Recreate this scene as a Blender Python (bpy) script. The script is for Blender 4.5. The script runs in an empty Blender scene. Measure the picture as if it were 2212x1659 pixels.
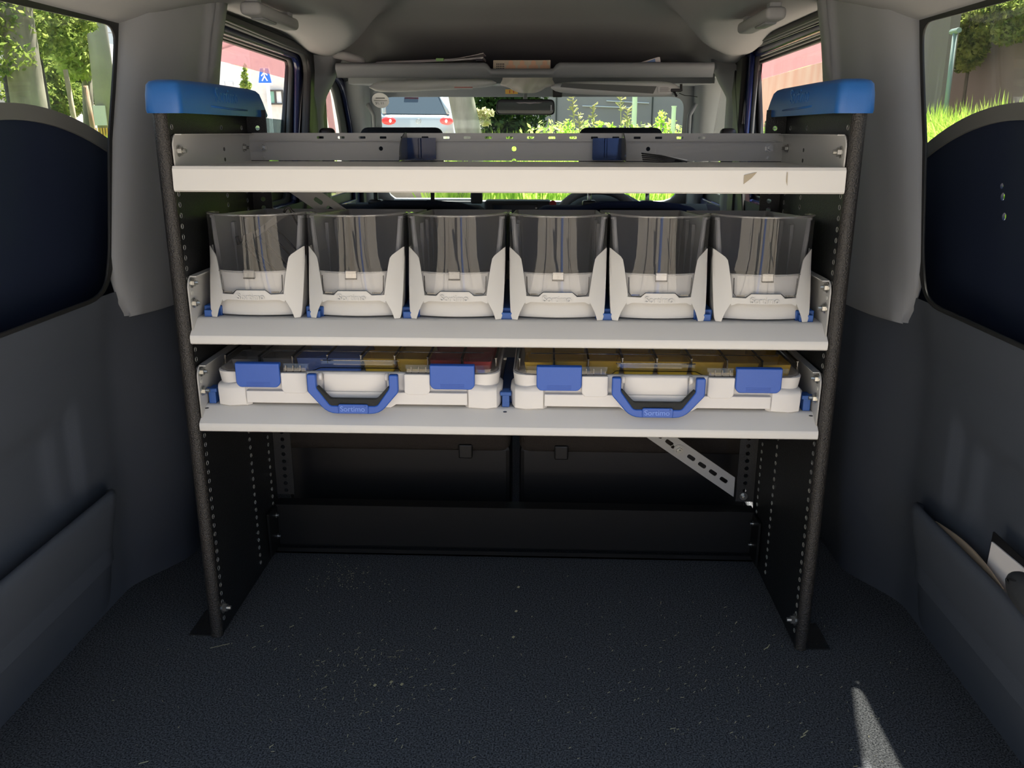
import bpy, bmesh, math, random
import numpy as np
from mathutils import Vector, Matrix
random.seed(7)
PI = math.pi
SC = bpy.context.scene
COL = SC.collection

# ------------------------------------------------------------------ camera, world, sun, exposure
F, PITCH, YAW, ROLL = 1850.0, 0.2864, 0.0382, -0.0009
CAM = Vector((0.0569, -1.2116, 0.7942))
FW = Vector((-math.sin(YAW)*math.cos(PITCH), math.cos(YAW)*math.cos(PITCH), -math.sin(PITCH)))
_rt = Vector((math.cos(YAW), math.sin(YAW), 0)); _dn = FW.cross(_rt)
RT = _rt*math.cos(ROLL) + _dn*math.sin(ROLL)
DN = -_rt*math.sin(ROLL) + _dn*math.cos(ROLL)
cd = bpy.data.cameras.new('camera'); cam = bpy.data.objects.new('camera', cd); COL.objects.link(cam)
cd.sensor_width = 36.0; cd.lens = 36.0*F/2212.0; cd.clip_start = 0.02; cd.clip_end = 400
U_ = -DN; B_ = -FW
cam.matrix_world = Matrix(((RT.x, U_.x, B_.x, CAM.x), (RT.y, U_.y, B_.y, CAM.y), (RT.z, U_.z, B_.z, CAM.z), (0, 0, 0, 1)))
SC.camera = cam

def at(u, v, ax, val):
    d = RT*((u-1106)/F) + DN*((v-829.5)/F) + FW
    i = 'xyz'.index(ax)
    return CAM + d*((val-CAM[i])/d[i])

world = bpy.data.worlds.new('sky'); SC.world = world; world.use_nodes = True
wn = world.node_tree.nodes; wl = world.node_tree.links; wn.clear()
wo = wn.new('ShaderNodeOutputWorld'); bg = wn.new('ShaderNodeBackground'); bg.inputs['Strength'].default_value = 0.85
tc = wn.new('ShaderNodeTexCoord'); sx = wn.new('ShaderNodeSeparateXYZ'); rp = wn.new('ShaderNodeValToRGB')
wl.new(tc.outputs['Generated'], sx.inputs[0]); wl.new(sx.outputs['Z'], rp.inputs['Fac'])
rp.color_ramp.elements[0].position = 0.0; rp.color_ramp.elements[0].color = (0.80, 0.88, 0.92, 1)
rp.color_ramp.elements[1].position = 0.7; rp.color_ramp.elements[1].color = (0.42, 0.62, 0.90, 1)
wl.new(rp.outputs['Color'], bg.inputs['Color']); wl.new(bg.outputs[0], wo.inputs[0])

sd = bpy.data.lights.new('sun', 'SUN'); sun = bpy.data.objects.new('sun', sd); COL.objects.link(sun)
sd.energy = 16.0; sd.angle = 0.0093; sd.color = (1.0, 0.94, 0.83)
SUND = Vector((0.200, 0.40, 1.0)).normalized()
sun.rotation_euler = SUND.to_track_quat('Z', 'Y').to_euler(); sun.location = (3, 4, 10)

vs = SC.view_settings; vs.view_transform = 'Standard'; vs.look = 'None'; vs.gamma = 1.0; vs.use_curve_mapping = False
vs.exposure = 1.05

# ------------------------------------------------------------------ materials
def lin(r, g, b):
    f = lambda c: (c/255/12.92) if c/255 <= 0.04045 else ((c/255+0.055)/1.055)**2.4
    return (f(r), f(g), f(b), 1)

def mat(name, col, rough=0.5, metal=0.0, bump=0.0, bscale=200.0, var=0.0, vscale=8.0, col2=None, spec=0.5, coat=0.0, stretch=None):
    m = bpy.data.materials.new(name); m.use_nodes = True
    nt = m.node_tree; n = nt.nodes; l = nt.links; p = n['Principled BSDF']
    p.inputs['Base Color'].default_value = col; p.inputs['Roughness'].default_value = rough
    p.inputs['Metallic'].default_value = metal; p.inputs['Specular IOR Level'].default_value = spec
    p.inputs['Coat Weight'].default_value = coat
    tcn = n.new('ShaderNodeTexCoord'); src = tcn.outputs['Object']
    if stretch:
        mp = n.new('ShaderNodeMapping'); mp.inputs['Scale'].default_value = stretch; l.new(src, mp.inputs[0]); src = mp.outputs[0]
    if bump:
        t = n.new('ShaderNodeTexNoise'); t.inputs['Scale'].default_value = bscale; t.inputs['Detail'].default_value = 3
        b = n.new('ShaderNodeBump'); b.inputs['Strength'].default_value = bump; b.inputs['Distance'].default_value = 0.002
        l.new(src, t.inputs['Vector']); l.new(t.outputs['Fac'], b.inputs['Height']); l.new(b.outputs[0], p.inputs['Normal'])
    if var or col2:
        t = n.new('ShaderNodeTexNoise'); t.inputs['Scale'].default_value = vscale; t.inputs['Detail'].default_value = 6
        r = n.new('ShaderNodeValToRGB'); l.new(src, t.inputs['Vector']); l.new(t.outputs['Fac'], r.inputs['Fac'])
        c2 = col2 or tuple(min(1, c*(1+var)) for c in col[:3])+(1,)
        c1 = col if col2 else tuple(c*(1-var) for c in col[:3])+(1,)
        r.color_ramp.elements[0].position = 0.35; r.color_ramp.elements[0].color = c1
        r.color_ramp.elements[1].position = 0.65; r.color_ramp.elements[1].color = c2
        l.new(r.outputs['Color'], p.inputs['Base Color'])
    return m

def clear(name, tint, gloss=0.12, rough=0.02, diff=0.0, dcol=(0.5, 0.5, 0.5, 1), node='ShaderNodeBsdfDiffuse'):
    m = bpy.data.materials.new(name); m.use_nodes = True
    nt = m.node_tree; n = nt.nodes; l = nt.links; n.clear()
    o = n.new('ShaderNodeOutputMaterial'); tr = n.new('ShaderNodeBsdfTransparent'); tr.inputs[0].default_value = tint
    gl = n.new('ShaderNodeBsdfGlossy'); gl.inputs['Roughness'].default_value = rough
    lw = n.new('ShaderNodeLayerWeight'); pw = n.new('ShaderNodeMath'); pw.operation = 'POWER'; pw.inputs[1].default_value = 5
    l.new(lw.outputs['Facing'], pw.inputs[0])
    mu = n.new('ShaderNodeMath'); mu.operation = 'MULTIPLY_ADD'; mu.inputs[1].default_value = 0.9; mu.inputs[2].default_value = gloss; mu.use_clamp = True
    l.new(pw.outputs[0], mu.inputs[0])
    mx = n.new('ShaderNodeMixShader'); l.new(mu.outputs[0], mx.inputs[0]); l.new(tr.outputs[0], mx.inputs[1]); l.new(gl.outputs[0], mx.inputs[2])
    out = mx.outputs[0]
    if diff:
        d = n.new(node); d.inputs[0].default_value = dcol
        m2 = n.new('ShaderNodeMixShader'); m2.inputs[0].default_value = diff
        l.new(out, m2.inputs[1]); l.new(d.outputs[0], m2.inputs[2]); out = m2.outputs[0]
    l.new(out, o.inputs[0])
    return m

M = {}
M['headliner'] = mat('headliner_fabric', (0.34, 0.345, 0.35, 1), 0.95, bump=0.15, bscale=900, spec=0.1)
M['pillar'] = mat('grey_pillar_plastic', (0.24, 0.25, 0.265, 1), 0.6, bump=0.12, bscale=1200, spec=0.35)
M['trim'] = mat('dark_trim_plastic', (0.062, 0.072, 0.091, 1), 0.62, bump=0.15, bscale=1100, spec=0.3)
M['carpet'] = mat('carpet', (0.015, 0.017, 0.0205, 1), 1.0, bump=1.0, bscale=900, col2=(0.125, 0.133, 0.145, 1), vscale=420, spec=0.05)
M['rubber'] = mat('rubber_seal', (0.012, 0.013, 0.014, 1), 0.55)
M['gasket'] = mat('grey_gasket', (0.05, 0.055, 0.055, 1), 0.6)
M['blue_paint'] = mat('blue_car_paint', (0.010, 0.018, 0.075, 1), 0.25, coat=0.6)
M['navy_paint'] = mat('inner_blue_body_paint', (0.011, 0.017, 0.038, 1), 0.55, spec=0.25)
M['greyband'] = mat('grey_window_band', (0.13, 0.135, 0.13, 1), 0.6)
M['cream'] = mat('shelf_light_grey_paint', (0.63, 0.62, 0.60, 1), 0.42, bump=0.04, bscale=700)
M['lipdirt'] = mat('shelf_scuff', (0.35, 0.30, 0.22, 1), 0.7)
M['steelgrey'] = mat('shelf_tray_paint', (0.42, 0.42, 0.41, 1), 0.38, bump=0.03, bscale=600)
M['black_steel'] = mat('black_powder_coat', (0.010, 0.011, 0.012, 1), 0.32, bump=0.5, bscale=700, spec=0.5)
M['black_rail'] = mat('black_rail_paint', (0.006, 0.0065, 0.007, 1), 0.5, bump=0.1, bscale=500, spec=.3)
M['post'] = mat('speckled_black_powder_coat', (0.016, 0.015, 0.014, 1), 0.33, bump=0.9, bscale=500, spec=0.5, col2=(0.034, 0.030, 0.027, 1), vscale=600)
M['zinc'] = mat('zinc_plated_steel', (0.42, 0.42, 0.40, 1), 0.28, metal=0.9)
M['hole'] = mat('pale_hole_edge', (0.55, 0.55, 0.52, 1), 0.5, metal=0.2)  # pale tone for the rims of the perforations
M['cap_blue'] = mat('blue_cap_plastic', (0.012, 0.105, 0.36, 1), 0.45, bump=0.1, bscale=900)
M['blue'] = mat('royal_blue_plastic', (0.020, 0.095, 0.44, 1), 0.42, bump=0.05, bscale=900)
M['rail_blue'] = mat('deep_blue_plastic', (0.012, 0.075, 0.30, 1), 0.5)
M['blue_lid'] = mat('light_blue_plastic', (0.16, 0.28, 0.72, 1), 0.5)
M['case'] = mat('case_white_plastic', (0.70, 0.68, 0.66, 1), 0.5, bump=0.06, bscale=900)
M['boxfront'] = mat('box_light_grey_plastic', (0.56, 0.555, 0.54, 1), 0.5, bump=0.05, bscale=900)
M['boxbody'] = mat('box_grey_plastic', (0.21, 0.215, 0.225, 1), 0.45, bump=0.05, bscale=900)
M['yellow'] = mat('yellow_plastic', (0.90, 0.60, 0.06, 1), 0.5)
M['red'] = mat('red_plastic', (0.50, 0.04, 0.05, 1), 0.5)
M['greyin'] = mat('grey_inset_plastic', (0.22, 0.22, 0.23, 1), 0.5)
M['blackplastic'] = mat('black_plastic', (0.010, 0.010, 0.011, 1), 0.4)
M['foam'] = mat('dark_rubber_grip', (0.018, 0.020, 0.020, 1), 0.8, bump=0.3, bscale=600)
M['seat'] = mat('navy_seat_fabric', (0.018, 0.024, 0.055, 1), 0.95, bump=0.6, bscale=500, spec=0.1)
M['seatdark'] = mat('charcoal_mesh_fabric', (0.014, 0.017, 0.024, 1), 0.9, bump=0.6, bscale=450, spec=0.15)
M['seatback'] = mat('brownish_carpet_seat_back', (0.048, 0.042, 0.038, 1), 1.0, bump=0.8, bscale=600, spec=0.05)
M['dash'] = mat('dashboard_plastic', (0.03, 0.033, 0.037, 1), 0.6)
M['dashlight'] = mat('grey_dashboard_plastic', (0.22, 0.23, 0.24, 1), 0.5)
M['screen'] = mat('dark_screen', (0.03, 0.04, 0.06, 1), 0.15)
M['redbtn'] = mat('red_button', (0.45, 0.02, 0.02, 1), 0.4)
M['visor'] = mat('sun_visor_vinyl', (0.70, 0.70, 0.69, 1), 0.75, bump=0.1, bscale=600)
M['paper'] = mat('white_paper', (0.68, 0.66, 0.66, 1), 0.8)
M['tissue'] = mat('cream_card', (0.66, 0.57, 0.44, 1), 0.7)
M['orange'] = mat('pale_orange_print', (0.80, 0.50, 0.33, 1), 0.7)
M['ink'] = mat('dark_ink', (0.03, 0.03, 0.04, 1), 0.7)
M['brown'] = mat('brown_card', (0.32, 0.25, 0.18, 1), 0.8)
M['greenink'] = mat('green_print', (0.30, 0.55, 0.22, 1), 0.7)
M['blueink'] = mat('blue_print', (0.20, 0.33, 0.62, 1), 0.7)
M['redink'] = mat('red_print', (0.70, 0.12, 0.08, 1), 0.7)
M['yellowink'] = mat('orange_yellow_print', (0.95, 0.55, 0.12, 1), 0.6)
M['glass'] = clear('window_glass', (0.90, 0.93, 0.92, 1), 0.015)
M['glassq'] = clear('quarter_glass', (0.83, 0.83, 0.81, 1), 0.03, diff=0.05, dcol=(0.4, 0.4, 0.39, 1))
M['glassdark'] = clear('smoked_glass', (0.42, 0.50, 0.50, 1), 0.03)
M['pink'] = clear('pink_smoked_acrylic', (0.88, 0.66, 0.68, 1), 0.03, diff=0.22, dcol=(0.85, 0.60, 0.62, 1), node='ShaderNodeBsdfTranslucent')
M['clearbox'] = clear('clear_box_window', (0.84, 0.84, 0.85, 1), 0.035, 0.015, diff=0.02, dcol=(0.7, 0.7, 0.7, 1))
M['clearrim'] = clear('clear_rim', (0.78, 0.78, 0.78, 1), 0.16, 0.10, diff=0.10, dcol=(0.75, 0.74, 0.72, 1))
M['lid'] = clear('smoky_clear_lid', (0.70, 0.68, 0.67, 1), 0.06, 0.08, diff=0.07, dcol=(0.4, 0.38, 0.36, 1))
M['lidrib'] = clear('smoky_lid_rib', (0.30, 0.29, 0.29, 1), 0.08, 0.1)
M['bluesheet'] = clear('blue_translucent_sheet', (0.08, 0.16, 0.38, 1), 0.05, 0.1, diff=0.35, dcol=(0.02, 0.06, 0.2, 1))
M['greysheet'] = clear('grey_translucent_sheet', (0.45, 0.46, 0.45, 1), 0.06, 0.12, diff=0.25, dcol=(0.22, 0.22, 0.21, 1))
M['cloth'] = clear('translucent_lamp_cover', (0.7, 0.7, 0.66, 1), 0.03, 0.3, diff=0.6, dcol=(0.95, 0.80, 0.86, 1), node='ShaderNodeBsdfTranslucent')
M['mirror'] = mat('mirror_silver', (0.75, 0.78, 0.78, 1), 0.02, metal=1.0)
# outdoors
M['asphalt'] = mat('sunlit_paving', (0.37, 0.325, 0.27, 1), 0.9, var=0.15, vscale=3, bump=0.3, bscale=60)
M['soil'] = mat('soil', (0.12, 0.10, 0.06, 1), 1.0, var=0.3)
def leafmat(name, c1, c2):
    m = bpy.data.materials.new(name); m.use_nodes = True
    nt = m.node_tree; n = nt.nodes; l = nt.links; n.clear()
    o = n.new('ShaderNodeOutputMaterial'); d = n.new('ShaderNodeBsdfDiffuse'); t = n.new('ShaderNodeBsdfTranslucent')
    mx = n.new('ShaderNodeMixShader'); mx.inputs[0].default_value = 0.45
    g = n.new('ShaderNodeTexCoord'); ns = n.new('ShaderNodeTexNoise'); ns.inputs['Scale'].default_value = 9; ns.inputs['Detail'].default_value = 5
    r = n.new('ShaderNodeValToRGB'); r.color_ramp.elements[0].position = .38; r.color_ramp.elements[1].position = .62
    r.color_ramp.elements[0].color = c1; r.color_ramp.elements[1].color = c2
    l.new(g.outputs['Object'], ns.inputs[0]); l.new(ns.outputs['Fac'], r.inputs[0])
    l.new(r.outputs[0], d.inputs[0]); l.new(r.outputs[0], t.inputs[0]); l.new(d.outputs[0], mx.inputs[1]); l.new(t.outputs[0], mx.inputs[2]); l.new(mx.outputs[0], o.inputs[0])
    return m
M['grass'] = leafmat('grass_blades', (0.32, 0.52, 0.07, 1), (0.68, 0.85, 0.20, 1))
M['leaf'] = leafmat('green_leaves', (0.08, 0.15, 0.03, 1), (0.38, 0.46, 0.12, 1))
M['leafdark'] = leafmat('dark_leaves', (0.02, 0.05, 0.02, 1), (0.09, 0.15, 0.05, 1))
M['leaflight'] = leafmat('light_leaves', (0.30, 0.42, 0.10, 1), (0.60, 0.68, 0.25, 1))
M['straw'] = leafmat('seed_heads', (0.45, 0.42, 0.25, 1), (0.62, 0.58, 0.36, 1))
M['bark'] = mat('mottled_bark', (0.13, 0.12, 0.10, 1), 0.95, col2=(0.33, 0.31, 0.26, 1), vscale=7, bump=1, bscale=12, stretch=(1, 1, .35))
M['concrete'] = mat('concrete_pole', (0.34, 0.33, 0.32, 1), 0.85, var=0.12, vscale=3)
M['rust'] = mat('rusty_stake', (0.30, 0.15, 0.09, 1), 0.9, col2=(0.45, 0.33, 0.24, 1), vscale=5)
M['woodstake'] = mat('pale_wooden_stake', (0.55, 0.45, 0.35, 1), 0.9, var=.2)
M['darkmetal'] = mat('dark_metal_pole', (0.06, 0.055, 0.05, 1), 0.6)
M['whitewall'] = mat('white_cladding', (0.78, 0.78, 0.78, 1), 0.6, var=.05)
M['beigewall'] = mat('pale_beige_wall', (0.66, 0.62, 0.58, 1), 0.7, var=.05)
M['greywall'] = mat('grey_screen_wall', (0.30, 0.285, 0.29, 1), 0.7, var=.1, vscale=.6)
M['tanwall'] = mat('tan_screen_wall', (0.27, 0.235, 0.22, 1), 0.8, var=.12, vscale=1, stretch=(1, 1, .15))
M['orangewall'] = mat('weathered_orange_wall', (0.44, 0.25, 0.17, 1), 0.8, col2=(0.47, 0.33, 0.24, 1), vscale=3, stretch=(1, 1, .3))
M['whitepaint'] = mat('white_paint', (0.75, 0.76, 0.76, 1), 0.5)
M['greenpipe'] = mat('pale_green_pipe', (0.28, 0.38, 0.36, 1), 0.5)
M['silverpaint'] = mat('silver_car_paint', (0.42, 0.47, 0.50, 1), 0.25, metal=.3, coat=.5)
M['darkpaint'] = mat('dark_car_paint', (0.02, 0.022, 0.03, 1), 0.2, coat=.6)
M['carglass'] = mat('car_window', (0.03, 0.04, 0.05, 1), 0.08, spec=.8)
M['redlamp'] = mat('red_tail_lamp', (0.75, 0.04, 0.04, 1), 0.2)
M['signblue'] = mat('sign_blue', (0.02, 0.14, 0.62, 1), 0.4)
M['greenpane'] = mat('green_window_pane', (0.20, 0.42, 0.33, 1), 0.3)

# ------------------------------------------------------------------ helpers
def finish(o, mt, parent=None, smooth=False, kind=None):
    if mt is not None and o.type == 'MESH':
        o.data.materials.clear(); o.data.materials.append(M[mt] if isinstance(mt, str) else mt)
    if parent is not None: o.parent = parent
    if smooth and o.type == 'MESH':
        o.data.polygons.foreach_set('use_smooth', [True]*len(o.data.polygons))
    if kind: o['kind'] = kind
    return o

def mobj(name, verts, faces, mt, parent=None, smooth=False, kind=None, recalc=True):
    me = bpy.data.meshes.new(name); me.from_pydata([tuple(v) for v in verts], [], faces)
    if recalc:
        bm = bmesh.new(); bm.from_mesh(me); bmesh.ops.recalc_face_normals(bm, faces=bm.faces); bm.to_mesh(me); bm.free()
    me.update()
    o = bpy.data.objects.new(name, me); COL.objects.link(o)
    return finish(o, mt, parent, smooth, kind)

def tag(o, label=None, cat=None, group=None, kind=None):
    if label: o['label'] = label
    if cat: o['category'] = cat
    if group: o['group'] = group
    if kind: o['kind'] = kind
    return o

def empty(name, loc, label, cat, group=None, rz=0):
    o = bpy.data.objects.new(name, None); COL.objects.link(o); o.empty_display_size = 0.02
    o.location = loc; o.rotation_euler = (0, 0, rz)
    return tag(o, label, cat, group)

class MB:
    """collects simple solids into one mesh"""
    def __init__(s): s.v = []; s.f = []
    def add(s, vs, fs):
        n = len(s.v); s.v += [Vector(v) for v in vs]; s.f += [tuple(i+n for i in f) for f in fs]; return s
    def box(s, x0, x1, y0, y1, z0, z1, mtx=None):
        vs = [Vector((x, y, z)) for z in (z0, z1) for y in (y0, y1) for x in (x0, x1)]
        if mtx: vs = [mtx @ v for v in vs]
        return s.add(vs, [(0, 2, 3, 1), (4, 5, 7, 6), (0, 1, 5, 4), (2, 6, 7, 3), (0, 4, 6, 2), (1, 3, 7, 5)])
    def rbox(s, x0, x1, y0, y1, z0, z1, b=0.003, seg=2):
        bm = bmesh.new(); bmesh.ops.create_cube(bm, size=1)
        for v in bm.verts:
            v.co = Vector(((x0+x1)/2+v.co.x*(x1-x0), (y0+y1)/2+v.co.y*(y1-y0), (z0+z1)/2+v.co.z*(z1-z0)))
        bmesh.ops.bevel(bm, geom=list(bm.edges), offset=b, segments=seg, profile=.5, affect='EDGES')
        bm.verts.index_update()
        s.add([v.co.copy() for v in bm.verts], [[v.index for v in f.verts] for f in bm.faces]); bm.free(); return s
    def tube(s, path, r, n=8, cap=True, closed=False):
        P = [Vector(p) for p in path]; rr = r if isinstance(r, (list, tuple)) else [r]*len(P)
        rings = []; up = None
        for i, p in enumerate(P):
            a = P[(i-1) % len(P)] if (i > 0 or closed) else P[i]; b = P[(i+1) % len(P)] if (i < len(P)-1 or closed) else P[i]
            t = (b-a).normalized()
            if up is None: up = Vector((0, 0, 1)) if abs(t.z) < .9 else Vector((1, 0, 0))
            sd_ = t.cross(up).normalized(); up = sd_.cross(t).normalized()
            rings.append([p+(sd_*math.cos(2*PI*k/n)+up*math.sin(2*PI*k/n))*rr[i] for k in range(n)])
        vs = [v for rg in rings for v in rg]; fs = []
        m = len(P)
        for i in range(m if closed else m-1):
            for k in range(n):
                j = (i+1) % m
                fs.append((i*n+k, i*n+(k+1) % n, j*n+(k+1) % n, j*n+k))
        if cap and not closed:
            fs.append(tuple(range(n))[::-1]); fs.append(tuple((m-1)*n+k for k in range(n)))
        return s.add(vs, fs)
    def prism(s, poly, o, U, V, d):
        """poly (u,v) in the frame o,U,V, pushed along vector d"""
        o = Vector(o); U = Vector(U); V = Vector(V); d = Vector(d); n = len(poly)
        a = [o+U*u+V*v for u, v in poly]
        return s.add(a+[p+d for p in a], [tuple(range(n)), tuple(range(n, 2*n))[::-1]]+[(i, (i+1) % n, n+(i+1) % n, n+i) for i in range(n)])
    def sphere(s, c, r, n=10, sc=(1, 1, 1)):
        c = Vector(c); vs = []; fs = []; h = n//2
        for i in range(h+1):
            a = PI*i/h
            for k in range(n):
                b = 2*PI*k/n; vs.append(c+Vector((r*sc[0]*math.sin(a)*math.cos(b), r*sc[1]*math.sin(a)*math.sin(b), r*sc[2]*math.cos(a))))
        for i in range(h):
            for k in range(n): fs.append((i*n+k, i*n+(k+1) % n, (i+1)*n+(k+1) % n, (i+1)*n+k))
        return s.add(vs, fs)
    def build(s, name, mt, parent=None, smooth=False, kind=None, bevel=0):
        o = mobj(name, s.v, s.f, mt, parent, smooth, kind)
        if bevel:
            b = o.modifiers.new('bevel', 'BEVEL'); b.width = bevel; b.segments = 2; b.limit_method = 'ANGLE'; b.angle_limit = .6
        return o

def sheet(name, rows, mt, parent=None, thick=None, smooth=True, closed=False, kind=None):
    """grid of points; optional thickness vector closes it into a slab"""
    R_ = len(rows); Cn = len(rows[0]); v = [Vector(p) for r in rows for p in r]; f = []
    cc = Cn if closed else Cn-1
    for i in range(R_-1):
        for k in range(cc): f.append((i*Cn+k, i*Cn+(k+1) % Cn, (i+1)*Cn+(k+1) % Cn, (i+1)*Cn+k))
    if thick is not None:
        t = Vector(thick); n = len(v); v += [p+t for p in v]
        f += [tuple(a+n for a in q)[::-1] for q in f]
        for k in range(Cn-1):
            f.append((k, k+1, n+k+1, n+k)); b = (R_-1)*Cn; f.append((b+k, b+k+1, n+b+k+1, n+b+k))
        for i in range(R_-1):
            f.append((i*Cn, (i+1)*Cn, n+(i+1)*Cn, n+i*Cn)); e = Cn-1; f.append((i*Cn+e, (i+1)*Cn+e, n+(i+1)*Cn+e, n+i*Cn+e))
    o = mobj(name, v, f, mt, parent, smooth, kind)
    if thick is not None and smooth:
        m_ = o.modifiers.new('es', 'EDGE_SPLIT'); m_.split_angle = .7
    return o

def rnd(pts, r, n=4):
    """round the corners of a closed polygon"""
    out = []; N = len(pts)
    for i in range(N):
        p = Vector((pts[i][0], pts[i][1])); a = Vector(pts[i-1][:2]); b = Vector(pts[(i+1) % N][:2])
        rr = r[i] if isinstance(r, (list, tuple)) else r
        if rr <= 0: out.append((p.x, p.y)); continue
        da = (a-p); db = (b-p); ra = min(rr, da.length*.49); rb = min(rr, db.length*.49)
        A = p+da.normalized()*ra; B = p+db.normalized()*rb
        for k in range(n+1):
            t = k/n; q = A*(1-t)**2+p*2*t*(1-t)+B*t*t; out.append((q.x, q.y))
    return out
def rrect(x0, x1, y0, y1, r, n=4): return rnd([(x0, y0), (x1, y0), (x1, y1), (x0, y1)], r, n)
def circ(x, y, r, n=12): return [(x+r*math.cos(2*PI*k/n), y+r*math.sin(2*PI*k/n)) for k in range(n)]

def plate(name, outer, holes, thick, o, U, V, mt, parent=None, bevel=0, kind=None, smooth=False):
    """flat plate with holes: 2D curve fill, centred on o, in frame U,V"""
    cu = bpy.data.curves.new(name, 'CURVE'); cu.dimensions = '2D'; cu.fill_mode = 'BOTH'
    cu.extrude = max(thick/2-bevel, 0); cu.bevel_depth = bevel; cu.bevel_resolution = 1; cu.offset = -bevel
    for poly in [outer]+list(holes):
        s = cu.splines.new('POLY'); s.points.add(len(poly)-1)
        for p, q in zip(s.points, poly): p.co = (q[0], q[1], 0, 1)
        s.use_cyclic_u = True
    t = bpy.data.objects.new('tmp', cu); COL.objects.link(t)
    dg = bpy.context.evaluated_depsgraph_get(); me = bpy.data.meshes.new_from_object(t.evaluated_get(dg))
    bpy.data.objects.remove(t); bpy.data.curves.remove(cu)
    U = Vector(U); V = Vector(V); N = U.cross(V).normalized(); o = Vector(o)
    me.transform(Matrix(((U.x, V.x, N.x, o.x), (U.y, V.y, N.y, o.y), (U.z, V.z, N.z, o.z), (0, 0, 0, 1))))
    me.name = name
    ob = bpy.data.objects.new(name, me); COL.objects.link(ob)
    return finish(ob, mt, parent, smooth, kind)

def text(name, body, size, o, U, V, mt, parent=None, ext=0.0004, kind=None, off=0):
    cu = bpy.data.curves.new(name, 'FONT'); cu.body = body; cu.size = size; cu.extrude = ext; cu.align_x = 'CENTER'; cu.align_y = 'CENTER'; cu.offset = off
    t = bpy.data.objects.new('tmp', cu); COL.objects.link(t)
    dg = bpy.context.evaluated_depsgraph_get(); me = bpy.data.meshes.new_from_object(t.evaluated_get(dg))
    bpy.data.objects.remove(t); bpy.data.curves.remove(cu)
    U = Vector(U).normalized(); V = Vector(V).normalized(); N = U.cross(V).normalized(); o = Vector(o)
    me.transform(Matrix(((U.x, V.x, N.x, o.x), (U.y, V.y, N.y, o.y), (U.z, V.z, N.z, o.z), (0, 0, 0, 1))))
    me.name = name
    ob = bpy.data.objects.new(name, me); COL.objects.link(ob)
    return finish(ob, mt, parent, False, kind)

def copy_tree(o, parent=None):
    c = o.copy(); COL.objects.link(c); c.parent = parent
    for ch in list(o.children): copy_tree(ch, c)
    return c
def sm(a, b, x):
    t = min(1, max(0, (x-a)/(b-a))) if a != b else float(x > a)
    return t*t*(3-2*t)
def ip(x, pts):
    if x <= pts[0][0]: return pts[0][1]
    for (a, b), (c, d) in zip(pts, pts[1:]):
        if x <= c: return b+(d-b)*(x-a)/(c-a)
    return pts[-1][1]
X, Y, Z = Vector((1, 0, 0)), Vector((0, 1, 0)), Vector((0, 0, 1))
def structure(o): o['kind'] = 'structure'; return o
def arange(a, b, n): return [a+(b-a)*i/(n-1) for i in range(n)]

# ================================================================== VAN SHELL
# floor carpet
fl = MB(); fl.box(-.72, .72, -.52, 2.2, -.02, 0)
floor = structure(fl.build('floor', 'carpet'))
sk = MB(); sk.box(-.74, .74, -.56, -.52, -.10, 0.004); sk.build('rear_sill', 'trim', floor)
und = MB(); und.box(-.74, .74, -.56, 2.9, -.12, -.021); und.build('underbody', 'trim', floor)

# ceiling
def ceil_z(x, y):
    a = abs(x)
    zc = ip(y, [(-.55, 1.13), (.3, 1.15), (1.0, 1.14), (1.5, 1.115), (1.8, 1.07), (2.15, .965)])
    xe = ip(y, [(-.55, .36), (.9, .36), (1.2, .42), (1.35, .47), (1.5, .56), (2.2, .60)])
    zr = ip(a, [(.3, 1.06), (.5, 1.02), (.60, .985), (.645, .962)])
    zmid = ip(a, [(.3, 1.05), (.42, 1.036), (.58, 1.036), (.645, 1.046)]) - .03*sm(1.15, 1.5, y)
    w = sm(.28, .62, y)
    zs = zr*(1-w)+zmid*w
    t = sm(xe-.09, xe+.05, a)
    if y > 1.55: zs = min(zs, ip(y, [(1.55, 1.006), (2.15, .955)]))
    return zc*(1-t)+zs*t
rows = []
for y in arange(-.55, 2.18, 92):
    rows.append([(x, y, ceil_z(x, y)) for x in arange(-.65, .65, 88)])
ceiling = structure(sheet('ceiling', rows, 'headliner', thick=(0, 0, .012)))
rf = MB(); rf.rbox(-.702, .702, -.60, 2.25, 1.165, 1.19, .02)
for s in (-1, 1):
    a, b = sorted((s*.655, s*.688))
    rf.box(a, b, .56, 2.25, 1.05, 1.17); rf.box(a, b, -.60, .56, 1.085, 1.17); a, b = sorted((s*.688, s*.722)); rf.prism([(.56, .99), (.30, .99), (.265, 1.09), (.21, 1.2), (.56, 1.2)], (a, 0, 0), Y, Z, (b-a, 0, 0))  # hidden wedge above each quarter window, added to shape the carpet sun patch
rf.build('roof_and_sun_wedge', 'blue_paint', ceiling)

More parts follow.
